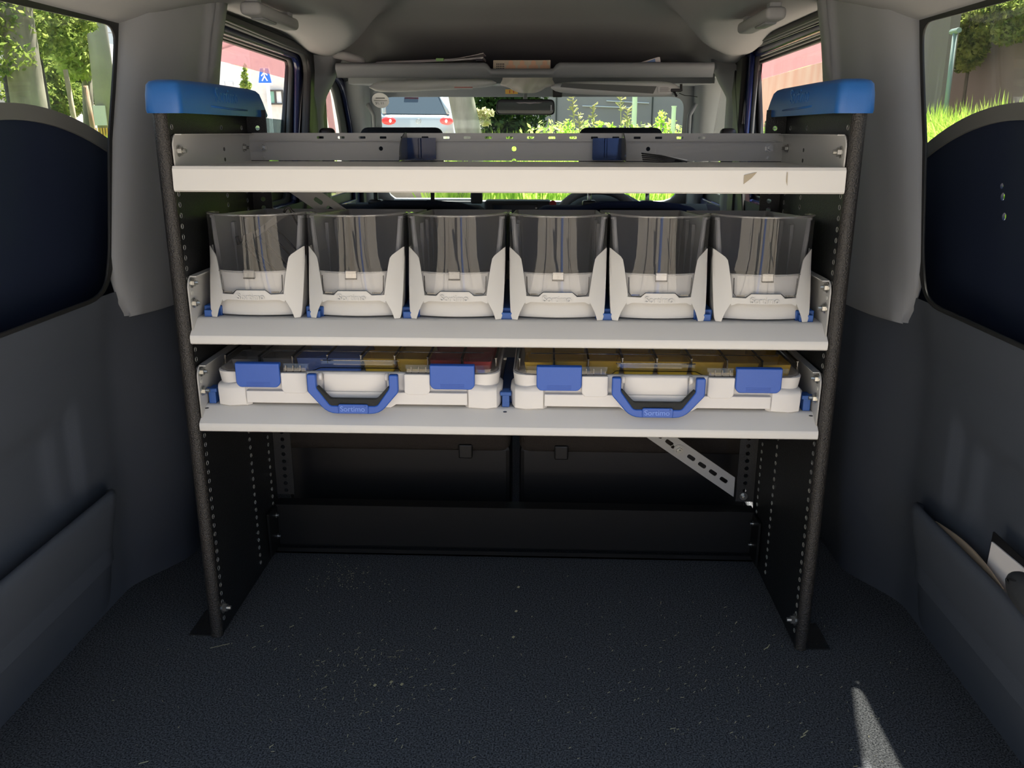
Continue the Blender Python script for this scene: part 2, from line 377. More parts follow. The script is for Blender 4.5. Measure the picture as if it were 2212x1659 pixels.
PILM = 'pillar'
def yW(z): return ip(z, [(.50, .118), (.56, .13), (.60, .140), (.78, .192), (.90, .242), (.95, .258), (1.03, .29)])
WIN = rnd([(-.62, .542), (.115, .545), (.145, .60), (.192, .78), (.242, .90), (.262, .958), (-.62, .948)], [0, .05, .03, .0, .02, .035, 0], 5)
def arch(y): return .833-.74*(y-.03)**2
walls = {}
for s, nm in ((-1, 'left'), (1, 'right')):
    # lower side trim with the pillar foot
    def XL(y, z):
        b = ip(z, [(0, .690), (.22, .676), (.40, .672), (.47, .664), (.53, .648), (.60, .646)])
        rec = .010*(1-sm(.012, .035, y))*sm(.22, .26, z)*(1-sm(.36, .40, z))
        rec += .008*(1-sm(-.045, -.03, y))*sm(.22, .26, z)*(1-sm(.345, .375, z))
        w = sm(.13, .29, y)*(1-sm(.44, .56, y))
        foot = .605+.02*sm(.2, 0, z)
        return (b+rec)*(1-w)+foot*w
    rows = []
    zs_ = arange(0, 1, 40); ys_ = sorted(set(arange(-.54, .7, 90)+arange(.7, 1.62, 10)))
    for t in zs_:
        r = []
        for y in ys_:
            zt = .542+(.60-.542)*sm(.5, .6, y); z = t*zt; r.append((s*XL(y, z), y, z))
        rows.append(r)
    wall = structure(sheet('wall_'+nm, rows, 'trim')); walls[s] = wall
    # map pocket bulging from the lower trim
    prof = [(.690, 0.0), (.676, .07), (.655, .15), (.641, .205), (.637, .222), (.639, .231), (.645, .234), (.652, .229), (.656, .20), (.662, .10)]
    rows = []
    for y in arange(-.54, .035, 12)+[.035+.062*math.sin(a) for a in arange(.12, PI/2, 9)]:
        k = math.sqrt(max(0, 1-((y-.035)/.0625)**2)) if y > .035 else 1
        kz = .86+.14*k
        rows.append([(s*((.695)*(1-k)+px*k if k < 1 else px), y, pz*kz) for px, pz in prof])
    sheet('storage_pocket', rows, 'trim', wall)
    # light pillar cover
    rows = []
    for z in [.497, .502, .52, .56, .60, .68, .78, .86, .92, .96, 1.0, 1.04]:
        dx = -.028*(z-.5)/.5; w = yW(z); dy = ip(z, [(.5, 0), (.7, .0), (.86, .02), (.95, .045), (1.04, .09)])
        if z < .499: dx += .004
        low = ip(z, [(.50, .045), (.53, .018), (.58, 0)])   # the cover narrows over the window corner at its foot
        cs = [(.652-dx, w+.016+low), (.6465-dx, w+.009+low), (.639-dx*.8, w+.013+low), (.632, w+.03+low*.4), (.622, w+.07), (.612, w+.098), (.606, w+.12), (.598, w+.17), (.594, w+.22),
              (.592, .42+dy), (.594, .47+dy), (.602, .505+dy), (.618, .53+dy), (.645, .545+dy), (.69, .55+dy)]
        rows.append([(s*(px+dx), py, z) for px, py in cs])
    p = sheet('pillar_cover', rows, PILM, wall); 
    # quarter window: rubber reveal, outer body panel with arched sill, grey band, pane
    ring_o = [(y, z) for y, z in rnd([(-.66, .537), (.118, .538), (.165, .60), (.212, .78), (.262, .90), (.285, .978), (-.66, .968)], [0, .05, .03, 0, .02, .035, 0], 5)]
    win = structure(bpy.data.objects.new('window_%d' % (1 if s < 0 else 2), None)); COL.objects.link(win)
    o_ = plate('window_seal', ring_o, [WIN], .004, (s*.646, 0, 0), Y, Z, 'rubber', win, bevel=.001)
    ys = arange(-.62, .50, 44)
    lower = [(.50, -.12), (-.62, -.12)]
    outer = [(y, arch(y)-.022) for y in ys]+lower
    holes = []
    if s > 0: holes = [circ(*at(2167, 402, 'x', .702).yz, .0042), circ(*at(2169, 425, 'x', .702).yz, .0055), circ(*at(2172, 468, 'x', .702).yz, .0055)]
    plate('body_panel', outer, holes, .004, (s*.702, 0, 0), Y, Z, 'navy_paint', win)
    plate('sill_band', [(y, arch(y)) for y in ys]+[(y, arch(y)-.023) for y in ys[::-1]], [], .006, (s*.698, 0, 0), Y, Z, 'greyband', win)
    plate('pane', [(y, arch(y)-.01) for y in ys]+[(.50, 1.085), (-.62, 1.085)], [], .003, (s*.706, 0, 0), Y, Z, 'glassq', win)
    st = MB(); a, b = sorted((s*.70, s*.74)); st.box(a, b, .50, .62, -.12, 1.085); st.box(a, b, -.66, -.60, -.12, 1.085); st.build('body_post', 'navy_paint', win)

    # sliding door: opening rubber, painted frame, gasket, half-lowered pane, visor
    door = structure(bpy.data.objects.new('door_%d' % (1 if s < 0 else 2), None)); COL.objects.link(door)
    k = 1.0 if s < 0 else 1.02
    def ring(xp, tr, tf, fa, fb, r, zlow=.60, y0=.50):
        a = at(*tr, 'x', s*xp); b = at(*tf, 'x', s*xp); c = at(*fa, 'x', s*xp); d = at(*fb, 'x', s*xp)
        k_ = (b.z-a.z)/(b.y-a.y); zt = lambda y: a.z+k_*(y-a.y)
        m__ = (d.y-c.y)/(d.z-c.z); fy = lambda z: c.y+m__*(z-c.z)
        yc = fy(b.z); zc_ = zt(yc)
        return rnd([(y0, zlow), (fy(zlow), zlow), (fy(zc_), zc_), (y0, zt(y0))], [.01, .02, r, .0], 6)
    if s < 0:
        F1 = ring(.646, (460, 28), (655, 104), (674, 130), (670, 290), .07, .30, .47); F2 = ring(.655, (453, 40), (630, 110), (661, 130), (656, 290), .07, .34, .48)
        F3 = ring(.678, (433, 58), (612, 119), (641, 135), (637, 290), .05); F4 = ring(.694, (430, 64), (614, 127), (628, 140), (621, 290), .04, .61); F5 = ring(.708, (427, 71), (618, 134), (620, 150), (610, 290), .02, .64)
    else:
        F1 = ring(.646, (1775, 28), (1590, 106), (1584, 130), (1592, 290), .07, .30, .47); F2 = ring(.655, (1785, 40), (1603, 114), (1597, 135), (1606, 290), .07, .34, .48)
        F3 = ring(.678, (1800, 60), (1625, 127), (1612, 140), (1617, 290), .05); F4 = ring(.694, (1803, 70), (1634, 133), (1627, 145), (1631, 290), .04, .61); F5 = ring(.708, (1807, 79), (1640, 139), (1640, 150), (1645, 290), .02, .64)
    plate('opening_seal', [(.42, .25), (1.60+.06*(s > 0), .25), (1.60+.06*(s > 0), 1.08), (.42, 1.08)], [F2], .016, (s*.655, 0, 0), Y, Z, 'gasket', door, bevel=.004)
    plate('opening_rubber', [((q[0]-1)*1.03+1, (q[1]-.7)*1.03+.7) for q in F1], [[((a_-1)*1.002+1, (b_-.7)*1.01+.7) for a_, b_ in F2]], .014, (s*.646, 0, 0), Y, Z, 'rubber', door, bevel=.004)
    fr = plate('door_frame', [(.44, -.1), (1.66+.06*(s > 0), -.1), (1.66+.06*(s > 0), 1.08), (.44, 1.08)], [F3], .018, (s*.678, 0, 0), Y, Z, 'blue_paint', door, bevel=.005)
    plate('frame_channel', [(.46, .58), (1.55+.06*(s > 0), .58), (1.55+.06*(s > 0), 1.06), (.46, 1.06)], [F4], .012, (s*.694, 0, 0), Y, Z, 'gasket', door, bevel=.003)
    plate('glass_run', [(.47, .58), (1.55+.06*(s > 0), .58), (1.55+.06*(s > 0), 1.06), (.46, 1.06)], [F5], .014, (s*.708, 0, 0), Y, Z, 'rubber', door, bevel=.003)
    m_ = MB()
    e0, e1 = (1.02, .985) if s < 0 else (1.02, .99)
    def pl_(uv, xp): return [at(u, v, 'x', s*xp) for u, v in uv]
    if s < 0: L1_, L2_, L3_ = pl_([(462, 42), (590, 92), (618, 104)], .664), pl_([(436, 56), (612, 117)], .668), pl_([(657, 155), (650, 225), (646, 290)], .667)
    else: L1_, L2_, L3_ = pl_([(1778, 48), (1640, 101)], .664), pl_([(1796, 64), (1645, 121)], .668), pl_([(1600, 155), (1605, 225), (1610, 290)], .667)
    for q_ in (L1_, L2_, L3_): m_.tube(q_, .0014, 6)
    m_.build('bright_edge', 'steelgrey', door)
    plate('lowered_pane', rnd([(.50, .60), (1.42+.07*(s > 0), .60), (1.42+.07*(s > 0), .826), (.50, .842)], [0, 0, .01, .01]), [], .004, (s*.71, 0, 0), Y, Z, 'glassdark', door)
    va = at(*((415, 116) if s < 0 else (1818, 122)), 'x', s*.735); vb = at(*((610, 165) if s < 0 else (1640, 170)), 'x', s*.735)
    plate('visor', [(.55, va.z+.004), (vb.y+.12, vb.z-.005), (vb.y+.12, 1.03), (.55, 1.05)], [], .003, (s*.735, 0, 0), Y, Z, 'pink', door)

    # B pillar with belt anchor
    rows = []
    pts = [(1.06, .545), (1.02, .548), (1.0, .555), (.97, .565), (.945, .577), (.92, .592), (.90, .603), (.87, .612), (.84, .620), (.78, .626), (.60, .63), (.2, .635), (0, .64)]
    for z, xn in pts:
        f_ = 1.455+.15*(s > 0); kf = (1.034 if s < 0 else 1.094); xn = (xn+s*.057*-1)*kf*1.0+s*.057 if False else (abs(s*xn-.057)*kf+s*.057); xn = min(xn-(.02 if s > 0 else 0), .638)
        rows.append([(s*.665, f_+.02, z), (s*.652, f_+.03, z), (s*(xn+.018), f_+.05, z), (s*(xn+.004), f_+.075, z), (s*xn, f_+.10, z), (s*(xn+.004), f_+.13, z), (s*(xn+.02), f_+.18, z), (s*.66, f_+.24, z)])
    sheet('centre_pillar_cover', rows, PILM, wall)
    ba = empty('seat_belt_anchor', (s*.60, 1.44+.04*(s > 0), .775), 'black rounded belt anchor on the %s centre pillar above the top shelf' % nm, 'belt anchor', 'seat belt anchors on the centre pillars')
    m_ = MB(); m_.rbox(-.024, .024, -.015, .02, -.03, .03, .014, 3); m_.build('cover', 'blackplastic', ba, True)
    m_ = MB(); m_.box(-.018, .018, -.004, .0, -.16, -.028); m_.build('belt_webbing', 'seatdark', ba)

    # front door
    fd = structure(bpy.data.objects.new('door_%d' % (3 if s < 0 else 4), None)); COL.objects.link(fd)
    e = .0 if s < 0 else .22
    G1 = rnd([(1.60, .50), (2.13+e, .50), (2.10+e, .80), (1.98+e, .968), (1.62, .995)], [0, 0, .05, .08, 0], 6)
    G2 = rnd([(1.62, .55), (2.06+e, .55), (2.045+e, .80), (1.94+e, .955), (1.64, .98)], [0, 0, .05, .07, 0], 6)
    G3 = rnd([(1.64, .58), (1.985+e, .58), (1.965+e, .80), (1.88+e, .94), (1.66, .962)], [0, 0, .05, .06, 0], 6)
    out = [(1.52, -.1), (2.55, -.1), (2.55, 1.02), (1.52, 1.02)]
    plate('opening_seal', [(1.54, .0), (2.2+e, .0), (2.16+e, .80), (2.05+e, 1.01), (1.54, 1.01)], [G1], .016, (s*.648, 0, 0), Y, Z, 'rubber', fd, bevel=.004)
    plate('door_frame', out, [G2], .016, (s*.664, 0, 0), Y, Z, 'blue_paint', fd, bevel=.004)
    plate('glass_run', out, [G3], .012, (s*.68, 0, 0), Y, Z, 'gasket', fd, bevel=.003)
    plate('pane', [(1.6, .55), (2.2+e, .55), (2.1+e, .98), (1.6, .98)], [], .003, (s*.684, 0, 0), Y, Z, 'glass', fd)
    plate('visor', [(1.62, .945), (1.86+e, .93), (1.93+e, .885), (1.97+e, .78), (2.06+e, .78), (2.0+e, .93), (1.9+e, 1.0), (1.62, 1.02)], [], .003, (s*.72, 0, 0), Y, Z, 'pink', fd)
    # A pillar cover and header corner
    rows = []
    for z, yy, xx in ((.52, 2.28, .63), (.60, 2.24, .625), (.70, 2.18, .618), (.80, 2.12, .61), (.88, 2.07, .602), (.94, 2.03, .595), (1.0, 1.99, .585)):
        rows.append([(s*.665, yy-.06, z), (s*(xx+.015), yy-.075, z), (s*xx, yy-.06, z), (s*(xx-.012), yy-.02, z), (s*(xx-.012), yy+.03, z), (s*.66, yy+.05, z)])
    sheet('windscreen_pillar_cover', rows, PILM, wall)
    # small grab handle on that pillar, seen as a dark-edged loop
    gh = empty('pillar_grab_handle', (s*.585, 2.0, .80), 'slim %s windscreen pillar grab handle beside the windscreen edge' % nm, 'grab handle', 'pillar grab handles')
    m_ = MB(); m_.tube([(0, .0, .09), (-s*.022, -.008, .05), (-s*.022, -.008, -.06), (0, 0, -.11)], .008, 8); m_.build('bar', 'dashlight', gh, True)

# roof grab handles
for s, nm, yy in ((-1, 'left', .60), (1, 'right', .70)):
    h = empty('grab_handle', (s*.50, yy, 1.034), 'folded grey grab handle on the headliner above the %s sliding door' % nm, 'grab handle', 'grab handles above the sliding doors')
    m_ = MB(); m_.rbox(-.020, .020, -.10, .17, -.030, -.006, .009, 3); m_.build('grip', 'headliner', h, True)
    m_ = MB(); m_.rbox(-.012, .012, -.06, .03, -.034, -.028, .003); m_.build('hinge_cover', 'pillar', h, True)
    for q0 in (.12, -.09):
        m_ = MB(); m_.rbox(-.012, .012, q0, q0+.03, -.012, .006, .004); m_.build('bracket', 'pillar', h)
h = empty('grab_handle', (-.535, 1.52, 1.0), 'folded grey grab handle at the left end of the overhead console', 'grab handle')
m_ = MB(); m_.tube([(-.05, 0, .02), (-.01, -.01, .012), (.035, -.015, -.005), (.045, -.01, -.02)], [.014, .014, .015, .010], 10); m_.build('grip', 'headliner', h, True)
# ------------------------------------------------------------------ front: header, windscreen, dash
ws = structure(bpy.data.objects.new('window_3', None)); COL.objects.link(ws)
o0 = Vector((0, 2.36, .50)); Vv = Vector((0, -.34, .50)).normalized()
WS = rnd([(-.60, 0), (.60, 0), (.565, .56), (-.565, .56)], [.08, .08, .06, .06], 5)
plate('pane', WS, [], .004, o0, X, Vv, 'glass', ws)
plate('windscreen_surround', [(-.72, -.06), (.72, -.06), (.72, .72), (-.72, .72)], [rnd([(-.585, .03), (.585, .03), (.553, .505), (-.553, .505)], [.08, .08, .05, .05], 5)], .012, o0-Vector((0, .01, 0)), X, Vv, 'pillar', ws, bevel=.003)
# overhead console shelf
con = structure(bpy.data.objects.new('trim_1', None)); COL.objects.link(con)
cx0, cx1 = -.553, .528
m_ = MB()
prof = [(1.47, .957), (1.455, .972), (1.455, .981), (1.462, .988), (1.475, .990), (1.49, .985), (1.50, .972), (1.60, .972), (1.9, .985), (1.9, .975), (1.6, .962), (1.5, .952), (1.475, .948)]
xs = [cx0-.02, cx0, -.50, -.15, -.118, .058, .088, .45, cx1, cx1+.02]
rows = []
for x in arange(cx0-.015, cx1+.015, 110):
    dip = .017*(sm(-.122, -.114, x)*(1-sm(.078, .088, x)))
    low = .004*(sm(-.50, -.46, x)*(1-sm(.40, .44, x)))
    rows.append([(x, y, z-(dip if 1 <= i <= 5 else 0)) for i, (y, z) in enumerate(prof)])
sheet('overhead_shelf', rows, 'pillar', con, closed=True)
m_ = MB(); m_.box(-.62, .62, 1.86, 2.1, .951, .995); m_.build('header_lining', 'pillar', con)

def flat(name, pts, mt, parent, n):   # thin printed sheet from 3D corners
    n = Vector(n)*.0004
    v = [Vector(p) for p in pts]; k = len(v)
    return mobj(name, v+[p+n for p in v], [tuple(range(k)), tuple(range(k, 2*k))[::-1]]+[(i, (i+1) % k, k+(i+1) % k, k+i) for i in range(k)], mt, parent)
# things on the console
tb = empty('tissue_box', (-.012, 1.52, .965), 'cream tissue box with pale orange flowers on the overhead console', 'tissue box')
m_ = MB(); m_.rbox(-.093, .079, 0, .09, 0, .035, .001, 1); m_.build('carton', 'tissue', tb)
m_ = MB()
for i in range(4):
    cxx = -.040+i*.034
    for a in (90, 210, 330): m_.prism(circ(cxx+.008*math.cos(math.radians(a)), .019+.008*math.sin(math.radians(a)), .0075, 10), (0, -.0006, 0), X, Z, (0, .0007, 0))
m_.build('flower_print', 'orange', tb)
m_ = MB()
for i in range(5):
    for k in range(3): m_.box(-.083+i*.005, -.080+i*.005, -.0006, 0, .010+k*.006, .0135+k*.006)
m_.build('small_print', 'ink', tb)
pp = empty('paper_stack', (-.27, 1.50, .996), 'stack of papers with a curled corner on the console left of the tissue box', 'papers')
for i in range(4):
    m_ = []
    for t in arange(0, 1, 14):
        z = .004+i*.0025+.022*max(0, t-.72)**1.3*3*(1 if i == 3 else .25)-.012*(1-t)
        m_.append([(-.19+t*.325, 0.0+.01*i, z), (-.19+t*.325, .15, z+.001)])
    sheet('sheet', m_, 'paper', pp, thick=(0, 0, .0012))
m_ = MB(); m_.box(-.004, .018, -.003, .02, .000, .008); m_.build('green_tab', 'greenink', pp)
m_ = MB(); m_.box(.115, .135, -.003, .1, .0, .006); m_.build('dark_folder', 'ink', pp)
pl = empty('leaflet', (.375, 1.50, .988), 'blue and white folded leaflet on the right of the overhead console', 'leaflet')
plate('sheet', [(-.055, 0), (.018, .0), (.014, .018), (.008, .018)], [], .001, (0, 0, 0), X, Z, 'paper', pl)
plate('blue_print', [(-.03, .002), (.002, .002), (.0, .014), (-.004, .0125)], [], .0012, (0, -.0006, 0), X, Z, 'blueink', pl)

# sun visors
def visor(name, a, b, rt_):
    (u0, v0), (u1, v1) = a, b
    L = at(u0, v0, 'y', 1.72); R2 = at(u1, v1, 'y', 1.70)
    return L, R2
sv = empty('sun_visor', (-.31, 1.70, .935), 'plain grey folded sun visor on the left with a red warning label', 'sun visor', 'sun visors under the overhead console')
rows = []
for x in arange(-.205, .205, 26):
    e_ = math.sqrt(max(0, 1-(abs(x)/.206)**6)); sl = .006*(x/.2)
    rows.append([(x, .0+.02*math.cos(a)-.0, .004+sl+.4*0+(.017+(-.003*x/.2))*e_*math.sin(a)) for a in arange(0, 2*PI*15/16, 16)])
sheet('panel', rows, 'visor', sv, closed=True)
m_ = MB(); m_.box(.07, .13, -.0225, -.021, -.010, -.003, ); m_.build('warning_label', 'paper', sv); m_ = MB(); m_.box(.071, .129, -.0235, -.022, -.0055, -.0035); m_.build('red_print', 'redink', sv)
sv = empty('sun_visor', (.275, 1.70, .935), 'tilted grey sun visor on the right with a mirror cover and wire clip', 'sun visor', 'sun visors under the overhead console')
rows = []
for x in arange(-.205, .205, 30):
    e_ = math.sqrt(max(0, 1-(abs(x)/.206)**6)); hh = .018+.008*(x+.2)/.4
    rows.append([(x, .02*math.cos(a), -.004-.006*(x+.2)/.4+hh*e_*math.sin(a)) for a in arange(0, 2*PI*15/16, 16)])
sheet('panel', rows, 'visor', sv, closed=True)
plate('mirror_cover', [(-.17, .008), (.13, -.002), (.12, -.024), (-.10, -.010), (-.175, -.004)], [], .002, (0, -.0215, 0), X, Z, 'greyband', sv)
plate('label', rrect(.135, .178, -.020, -.003, .002), [], .002, (0, -.0225, 0), X, Z, 'paper', sv)
m_ = MB()
for i in range(4): m_.box(.14, .172-.004*(i % 2), -.0245, -.0235, -.0175+i*.0035, -.0165+i*.0035)
m_.build('label_print', 'gasket', sv)
wc = empty('wire_clip', (.478, 1.68, .918), 'small black clip with a thin wire on the right sun visor', 'clip')
m_ = MB(); m_.rbox(-.028, .006, -.006, .006, -.002, .008, .002); m_.tube([(.004, 0, .022), (.006, 0, 0)], .004, 8); m_.tube([(-.018, 0, 0), (-.008, 0, -.016)], .004, 8); m_.build('clip_body', 'blackplastic', wc)
m_ = MB(); m_.tube([(0, 0, -.006), (.02, .02, -.012), (.045, .05, -.012), (.07, .08, -.014)], .0012, 6); m_.build('wire', 'blackplastic', wc)
# lamp cover and mirror
lc = empty('map_lamp_cover', (-.005, 1.70, .965), 'pale translucent lens cover hanging under the middle of the console', 'lamp')
rows = []
for i, z in enumerate(arange(0, -.052, 8)):
    w = .083-.004*math.sin(i)+(-.004*i if i > 5 else 0)
    rows.append([(x*w, .012*math.cos(x*2)-.02+.004*math.sin(x*9+i*.6), z+.010*abs(x)**3*(i/7)*1.2) for x in arange(-1, 1, 28)])
sheet('lens', rows, 'cloth', lc)
dc = empty('dash_camera', (.092, 1.78, .918), 'small black square sensor unit right of the lamp cover', 'sensor')
m_ = MB(); m_.rbox(-.016, .016, -.008, .008, -.014, .012, .003); m_.build('housing', 'blackplastic', dc, True)
rm = empty('rear_view_mirror', (-.015, 1.80, .872), 'black framed rear view mirror in front of the windscreen', 'mirror')
oo = rnd([(-.1, -.022), (.1, -.024), (.098, .026), (-.094, .027)], .016, 5)
plate('housing', oo, [], .018, (0, .004, 0), X, Z, 'blackplastic', rm, bevel=.004, smooth=False)
plate('mirror_glass', [(a*.95, b*.88) for a, b in oo], [], .002, (0, -.006, 0), X, Vector((0, .12, 1)).normalized(), 'mirror', rm)
m_ = MB(); m_.tube([(.0, .012, .02), (.0, .03, .05), (.0, .06, .075)], .007, 8); m_.build('stem', 'dashlight', rm, True)
plate('edge_print', [(.085, -.012), (.089, -.012), (.089, .008), (.085, .008)], [], .001, (0, -.008, 0), X, Z, 'whitepaint', rm)
# stickers on the windscreen
st = empty('round_sticker', at(822, 217, 'y', 2.02), 'round pale service sticker at the upper left of the windscreen', 'sticker')
plate('disc', circ(0, 0, .031, 28), [], .0008, (0, 0, 0), X, Vv, 'paper', st)
plate('disc_rule', [(-.024, -.001), (.024, -.001), (.024, 0), (-.024, 0)], [], .001, (0, -.001, 0), X, Vv, 'gasket', st)
text('lettering', '31. 11', .013, (-.003, -.0025, -.010), X, Vv, 'gasket', st)
plate('faint_print', [(-.016, .008), (.017, .008), (.017, .0105), (-.016, .0105)], [], .001, (0, -.001, 0), X, Vv, 'gasket', st)
st = empty('orange_sticker', at(1105, 198, 'y', 1.98), 'small orange and yellow sticker on the windscreen left of the mirror stem', 'sticker')
plate('label', rrect(-.022, .022, -.009, .009, .001), [], .0008, (0, 0, 0), X, Vv, 'yellowink', st)
plate('digit', [(-.008, -.006), (-.005, -.006), (-.005, .006), (-.008, .006)], [], .001, (0, -.001, 0), X, Vv, 'redink', st)
plate('digit', [(.006, -.006), (.009, -.006), (.009, .006), (.006, .006)], [], .001, (0, -.001, 0), X, Vv, 'redink', st)

# dashboard, wheel, seats
db = structure(bpy.data.objects.new('trim_2', None)); COL.objects.link(db)
rows = []
for x in arange(-.63, .63, 60):
    hump = .035*sm(.12, .2, x)*(1-sm(.33, .42, x))
    rows.append([(x, 1.85, .0), (x, 1.84, .40), (x, 1.86, .52+hump*.7), (x, 1.93, .548+hump), (x, 2.1, .53+hump*.3), (x, 2.35, .515)])
sheet('dashboard', rows, 'dash', db)
m_ = MB(); m_.rbox(-.155, .075, 1.80, 1.88, .38, .566, .01, 3); m_.build('centre_console', 'dash', db, True)
m_ = MB(); m_.rbox(-.128, .030, 1.795, 1.80, .45, .557, .003); m_.build('display_bezel', 'blackplastic', db)
m_ = MB(); m_.box(-.122, .020, 1.792, 1.795, .46, .551); m_.build('display_screen', 'screen', db)
m_ = MB()
for i in range(6): m_.box(.022, .028, 1.792, 1.795, .50+i*.008, .504+i*.008)
m_.build('display_marks', 'whitepaint', db)
m_ = MB(); m_.tube([(.082, 1.79, .556), (.082, 1.80, .556)], .012, 16); m_.build('hazard_button', 'redbtn', db, True)
m_ = MB(); m_.rbox(-.205, -.165, 1.84, 1.87, .552, .60, .004); m_.build('air_vent', 'gasket', db)
m_ = MB(); m_.box(-.50, -.2, 1.98, 2.05, .551, .556); m_.build('dash_mat', 'whitepaint', db)
sw = empty('steering_wheel', (.235, 1.74, .455), 'dark steering wheel behind the right seat, glimpsed under the top shelf', 'steering wheel')
a1 = X; a2 = Vector((0, .35, .94)).normalized()
m_ = MB(); m_.tube([a1*(.158*math.cos(t))+a2*(.158*math.sin(t)) for t in arange(0, 2*PI*39/40, 40)], .014, 10, closed=True); m_.build('rim', 'dashlight', sw, True)
m_ = MB(); m_.rbox(-.06, .06, -.02, .03, -.05, .05, .02, 3); m_.build('hub', 'blackplastic', sw, True)
for q0 in (-.15, .05):
    m_ = MB(); m_.box(q0, q0+.1, -.006, .006, -.015, .015); m_.build('spoke', 'blackplastic', sw)
for s, nm, xc, fab in ((-1, 'left', -.358, 'seatdark'), (1, 'right', .268, 'seat')):
    se = empty('front_seat', (xc, 1.35, 0), '%s front seat with a dark mesh headrest above the top shelf' % nm, 'seat', 'front seats')
    m_ = MB(); m_.rbox(-.24, .24, -.04, .08, .15, .585, .035, 4); m_.rbox(-.25, .25, .0, .48, .05, .22, .04, 3); m_.build('seat_body', fab, se, True)
    m_ = MB(); m_.tube([(-.13, -.04, .572), (-.05, -.05, .592), (.1, -.05, .592), (.17, -.04, .585), (.215, -.02, .57)], .012, 8); m_.build('shoulder_seam', fab, se, True)
    hr = empty('x', (0, 0, 0), None, None); hr.name = 'headrest'; hr.parent = se
    hw = .117
    m_ = MB(); m_.rbox(-hw, hw, -.05, .03, .628, .806, .022, 4); m_.build('cushion', 'seatdark', hr, True)
    for q in (-.084, .084):
        m_ = MB(); m_.tube([(q, -.01, .57), (q, -.01, .64)], .006, 8); m_.build('post', 'zinc' if s > 0 else 'blackplastic', hr, True)
        m_ = MB(); m_.rbox(q-.02, q+.02, -.03, .01, .585, .603, .006); m_.build('post_guide', 'blackplastic', hr, True)
# folded rear bench backs behind the shelves
for xc, nm in ((-.245, 'left'), (.245, 'right')):
    rb = empty('rear_seat_back', (xc, .42, 0), '%s half of the dark folded rear bench behind the shelving' % nm, 'seat', 'folded rear bench halves')
    m_ = MB(); m_.rbox(-.236, .236, .0, .14, .165, .40, .02, 3); m_.build('carpet_back', 'seatback', rb, True)
    m_ = MB(); m_.rbox(-.236, .236, .03, .14, .0, .17, .01, 2); m_.build('seat_base', 'blackplastic', rb)
    m_ = MB(); q = (.145 if xc < 0 else -.15); m_.rbox(q-.014, q+.014, -.006, .01, .155, .185, .003); m_.build('latch_slot', 'blackplastic', rb)

# open tailgate above the camera side
tg = empty('tailgate', (0, -.60, 1.17), 'raised blue tailgate of the van above the rear opening', 'tailgate')
m_ = MB(); m_.prism([(0, 0), (-1.0, .24), (-1.02, .20), (0, -.05)], (-.62, 0, 0), Y, Z, (1.24, 0, 0)); m_.build('tailgate_panel', 'blue_paint', tg)

# ================================================================== SHELVING UNIT
W = .465
unit = empty('shelving_unit', (0, 0, 0), 'black steel van shelving unit with three pale shelves and blue top caps', 'shelving unit')
PITCH_H = .0152
zs = [.025+PITCH_H*i for i in range(52)]
zs = [z for z in zs if z < .81]
cols = (.015, .205, .30)
def bolt_mesh():
    m_ = MB()
    m_.tube([(0, 0, 0), (0, 0, .0015)], .0085, 14); m_.tube([(0, 0, .0015), (0, 0, .0065)], .0062, 6); m_.tube([(0, 0, .0065), (0, 0, .012)], .0032, 8)
    o = m_.build('bolt', 'zinc'); return o
BOLT = bolt_mesh()
BOLT_USED = False
def bolt(p, d, parent, sc=1.0):
    global BOLT_USED
    o = BOLT if not BOLT_USED else BOLT.copy()
    if BOLT_USED: COL.objects.link(o)
    BOLT_USED = True
    o.parent = parent; o.location = p; o.rotation_euler = Vector(d).to_track_quat('Z', 'Y').to_euler(); o.scale = (sc,)*3
    return o
